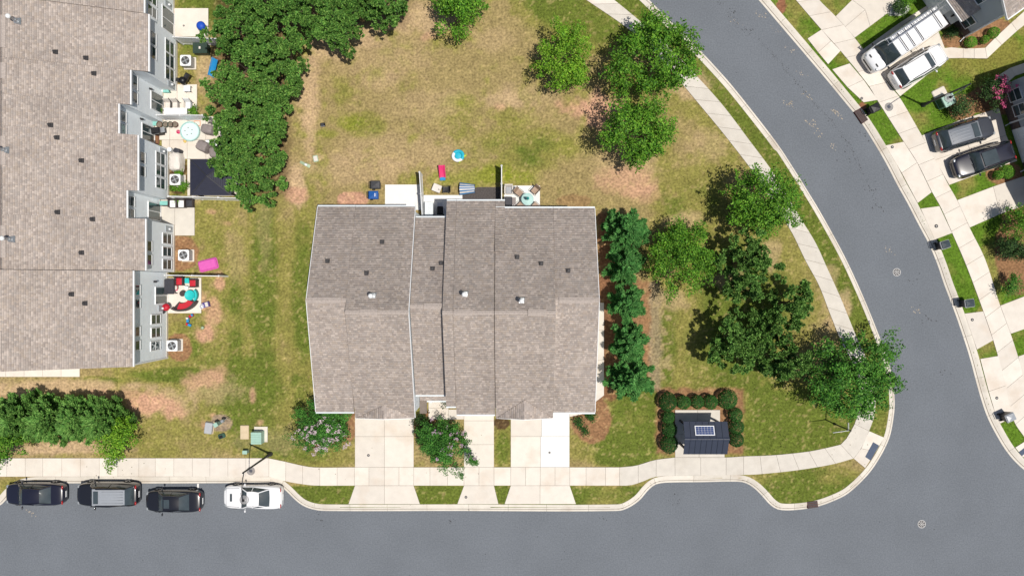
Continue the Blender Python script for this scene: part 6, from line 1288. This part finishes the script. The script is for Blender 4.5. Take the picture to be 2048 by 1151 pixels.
# flowering and small shrubs
broadleaf(650, 852, 56, 3.2, 'dark shrub tree with pale pink blossom by the left driveway', 'crape', ry=.92, leaf=.13, name='crape_myrtle', clump=.34, base=.2, dens=1.7, blossom=(64, (236,214,220), (.35, -.6)))
broadleaf(884, 882, 54, 3.2, 'green flowering shrub tree between the two driveways', 'crape', leaf=.13, name='crape_myrtle', clump=.34, base=.2, dens=1.6, spiky=.5, blossom=(18, (206,178,196), (.4, .4)))
for px, py, r_, l_ in [(1157,845,11,'spiky dark shrub in the mulch bed nearest the driveway'),(1180,831,12,'dark shrub in the mulch bed against the wall'),(1170,863,9,'small green shrub at the front of the mulch bed')]: broadleaf(px, py, r_, .8, l_, 'box', dens=4, leaf=.11, name='shrub', cat='shrub', clump=.16, base=.02, spiky=.6)
broadleaf(892, 800, 12, 1.4, 'dark shrub under the porch gutter', 'box', dens=4, leaf=.1, name='shrub', cat='shrub', clump=.2, base=.02)
broadleaf(843, 838, 16, 1.3, 'dark shrub at the left driveway top by the porch', 'dark', dens=3, leaf=.1, name='shrub', cat='shrub', clump=.2, base=.02); broadleaf(850, 862, 20, 1.0, 'low grey-green shrub under the flowering tree', 'dark', dens=2.4, leaf=.1, name='shrub', cat='shrub', clump=.2, base=.02)
broadleaf(1985, 186, 30, 2.6, 'dark shrub tree with hot pink blossom by the grey walk', 'dark', leaf=.13, name='crape_myrtle', clump=.3, base=.2, dens=1.7, blossom=(44, (238,112,160), (.5, .2)))
broadleaf(1922, 212, 25, 2.0, 'dark leafy shrub beside the pale green utility cabinet', 'dark', leaf=.13, name='shrub', cat='shrub', clump=.26, base=.05, dens=2, ry=1.1)
for px, py, r_, l_ in [(1941,84,11,'round green bush in the angled bed nearest the garage'),(1968,80,8,'smallest round green bush in the angled bed'),(1986,66,11,'round green bush at the far end of the angled bed'),(1995,350,9,'small round green bush below the black hatchback'),(2014,343,14,'larger green bush against the garage wing')]:
    broadleaf(px, py, r_, .9, l_, 'maple', clipped=True, leaf=.09, name='round_bush', cat='shrub', clump=.15, base=.0)
for px, py, r_, h_, p_, l_ in [(2036,440,36,3.4,'maple','bright green small tree at the empty driveway edge'),(2022,492,28,2.4,'dark','dark olive shrub in the middle of the right bed'),(2048,500,26,2.6,'dark','dark olive shrub behind the middle shrub'),(2028,566,22,2.2,'oak','dark green shrub at the lower end of the right bed'),(1800,14,19,1.2,'dark','olive shrub on white stones by the van'),(1812,4,14,1.3,'maple','green shrub on white stones behind the olive shrub')]:
    broadleaf(px, py, r_, h_, l_, p_, leaf=.13, name='shrub', cat='shrub', clump=.26, base=.06, dens=2)
broadleaf(1906, 66, 14, .9, 'dark shrub in the shaded entry corner of the garage house', 'dark', leaf=.1, name='shrub', cat='shrub', clump=.2, base=.02, dens=3)
for px, py, r_, l_ in [(317,222,10,'leafy green plant at the wall end of the white bench'),(385,221,12,'leafy green plant at the open end of the white bench'),(357,345,12,'leafy green plant above the gazebo air conditioner'),(366,374,13,'leafy green plant below the gazebo air conditioner'),(345,377,9,'small leafy plant at the wall below the air conditioner'),(354,402,7,'small potted fern between the white cushion chairs')]:
    broadleaf(px, py, r_, .8, l_, 'maple', leaf=.1, name='leafy_plant', cat='plant', clump=.16, base=.0, dens=5)
# ------------------------------------------------------------------ grass blades on the lawns
def grass():
    n = 190000; px = rng.uniform(-30, 2080, n); py = rng.uniform(-25, 1040, n)
    bad = inside(np.concatenate([offset(KAs, wAs+1.5), offset(KBs, wBs+1.5), [(2500,1400),(-400,1400)]]), px, py)
    for q in PAVED: bad |= inside(np.array(q), px, py)
    px, py = px[~bad], py[~bad]; c = ground_color(px, py); green = (c[:, 1]-c[:, 0]*.78)/(c[:, 0]+.01)
    keep = rng.random(len(px)) < np.clip(.30+2.2*green, .05, 1); px, py, c = px[keep], py[keep], c[keep]; m = len(px)
    x = (px-1024)/S; y = (575.5-py)/S; a = rng.random(m)*6.283; hgt = rng.uniform(.05, .12, m); w = rng.uniform(.012, .03, m); ln = rng.uniform(.02, .11, m); b = rng.random(m)*6.283
    V = np.stack([np.stack([x-np.cos(a)*w, y-np.sin(a)*w, np.full(m, -.03)], 1), np.stack([x+np.cos(a)*w, y+np.sin(a)*w, np.full(m, -.03)], 1), np.stack([x+np.cos(b)*ln, y+np.sin(b)*ln, hgt], 1)], 1).reshape(-1, 3)
    straw = (rng.random((m, 1)) < .16); col = np.where(straw, np.array(L(214, 192, 140)), c)*rng.uniform(.62, 1.4, (m, 1))*np.stack([np.ones(m), rng.uniform(.97, 1.08, m), np.ones(m)], 1)
    o = np_mesh('grass', V, np.arange(3*m).reshape(-1, 3), M['grass'], col=np.repeat(col, 3, 0)); tag(o, 'short mown grass over the lawns', 'grass', kind='stuff')
grass()
# ------------------------------------------------------------------ tar flecks and sand on the asphalt
def specks():
    dark = MB(); sand = MB(); q = random.Random(5)
    def fleck(mb, px, py, r, st=1., an=0., z=-.117):
        x, y = P(px, py); n = 7; r /= S
        pl = []
        for i in range(n):
            a = 2*math.pi*i/n; rr = r*q.uniform(.5, 1.15); u, v = rr*math.cos(a)*st, rr*math.sin(a); pl.append((x+u*math.cos(an)-v*math.sin(an), y+u*math.sin(an)+v*math.cos(an)))
        mb.add([(a, b, z) for a, b in pl], [tuple(range(n))])
    line = smooth([(1440,0),(1480,50),(1530,90),(1575,140),(1612,185),(1650,225),(1690,275),(1720,330),(1745,380),(1763,420)], 3); La = arclen(line)
    for k in range(280):
        s = q.random()*La[-1]; p = at_len(line, np.array([s]), La)[0]; fleck(dark, p[0]+q.gauss(0, 2.5), p[1]+q.gauss(0, 2.5), q.uniform(.3, .95), q.uniform(1, 2.2), -.9)
    for cx, cy in ((1700,310),(1738,375),(1755,415),(1500,62),(1465,25),(1835,560),(1855,640),(1885,745),(1740,275),(1775,345),(640,1032),(900,1036),(1210,1032),(1350,1000)):
        for k in range(9): fleck(dark, cx+q.gauss(0, 8), cy+q.gauss(0, 7), q.uniform(.4, 1.5), q.uniform(1, 1.8), q.uniform(-1.2, -.5))
    for k in range(420): 
        px, py = q.uniform(0, 2040), q.uniform(0, 1150)
        if inside(ROAD, np.array([px]), np.array([py]))[0]: fleck(dark, px, py, q.uniform(.35, 1.0), q.uniform(1, 2))
    for cx, cy, n in ((1578,207,26),(1672,224,30),(1625,246,24),(1618,193,14),(1470,40,12),(1520,28,14),(1583,100,10),(1606,146,10),(1555,60,8),(1665,290,10),(1635,262,8),(1780,500,10),(1835,620,12),(60,1025,14)):
        for k in range(n): s = q.gauss(0, 6); fleck(sand, cx+s+q.gauss(0, 2), cy+s*.6+q.gauss(0, 3), q.uniform(.3, 1.1), q.uniform(1, 2.6), q.uniform(-.9, -.3), -.116)
    tag(dark.build('tar_flecks', mat('tar', (.055, .057, .062), .7, .1, 5), fix=False), 'black tar flecks trailing along the asphalt', 'tar', kind='stuff')
    tag(sand.build('sand_specks', mat('sand', L(196, 180, 158), .95, .15, 9), fix=False), 'pale sand scattered on the road bend', 'sand', kind='stuff')
specks()
def litter():
    q = random.Random(9); mb = MB()
    for k in range(160):
        px, py = q.choice(((1290,150),(1270,260),(1700,850),(230,930),(650,890),(1560,450),(1730,720),(880,935))); px += q.gauss(0, 45); py += q.gauss(0, 40)
        if inside(ROAD, np.array([px]), np.array([py]))[0]: continue
        x, y = P(px, py); a = q.random()*6.28; r = q.uniform(.03, .06); mb.add([(x+r*math.cos(a), y+r*math.sin(a), .045), (x+r*.5*math.cos(a+1.6), y+r*.5*math.sin(a+1.6), .05), (x-r*math.cos(a), y-r*math.sin(a), .045), (x+r*.5*math.cos(a-1.6), y+r*.5*math.sin(a-1.6), .06)], [(0,1,2,3)])
    tag(mb.build('fallen_leaves', mat('dry leaf', L(110, 95, 60), .8, .2, 9), fix=False), 'fallen leaves under the street trees', 'leaves', kind='stuff')
litter()
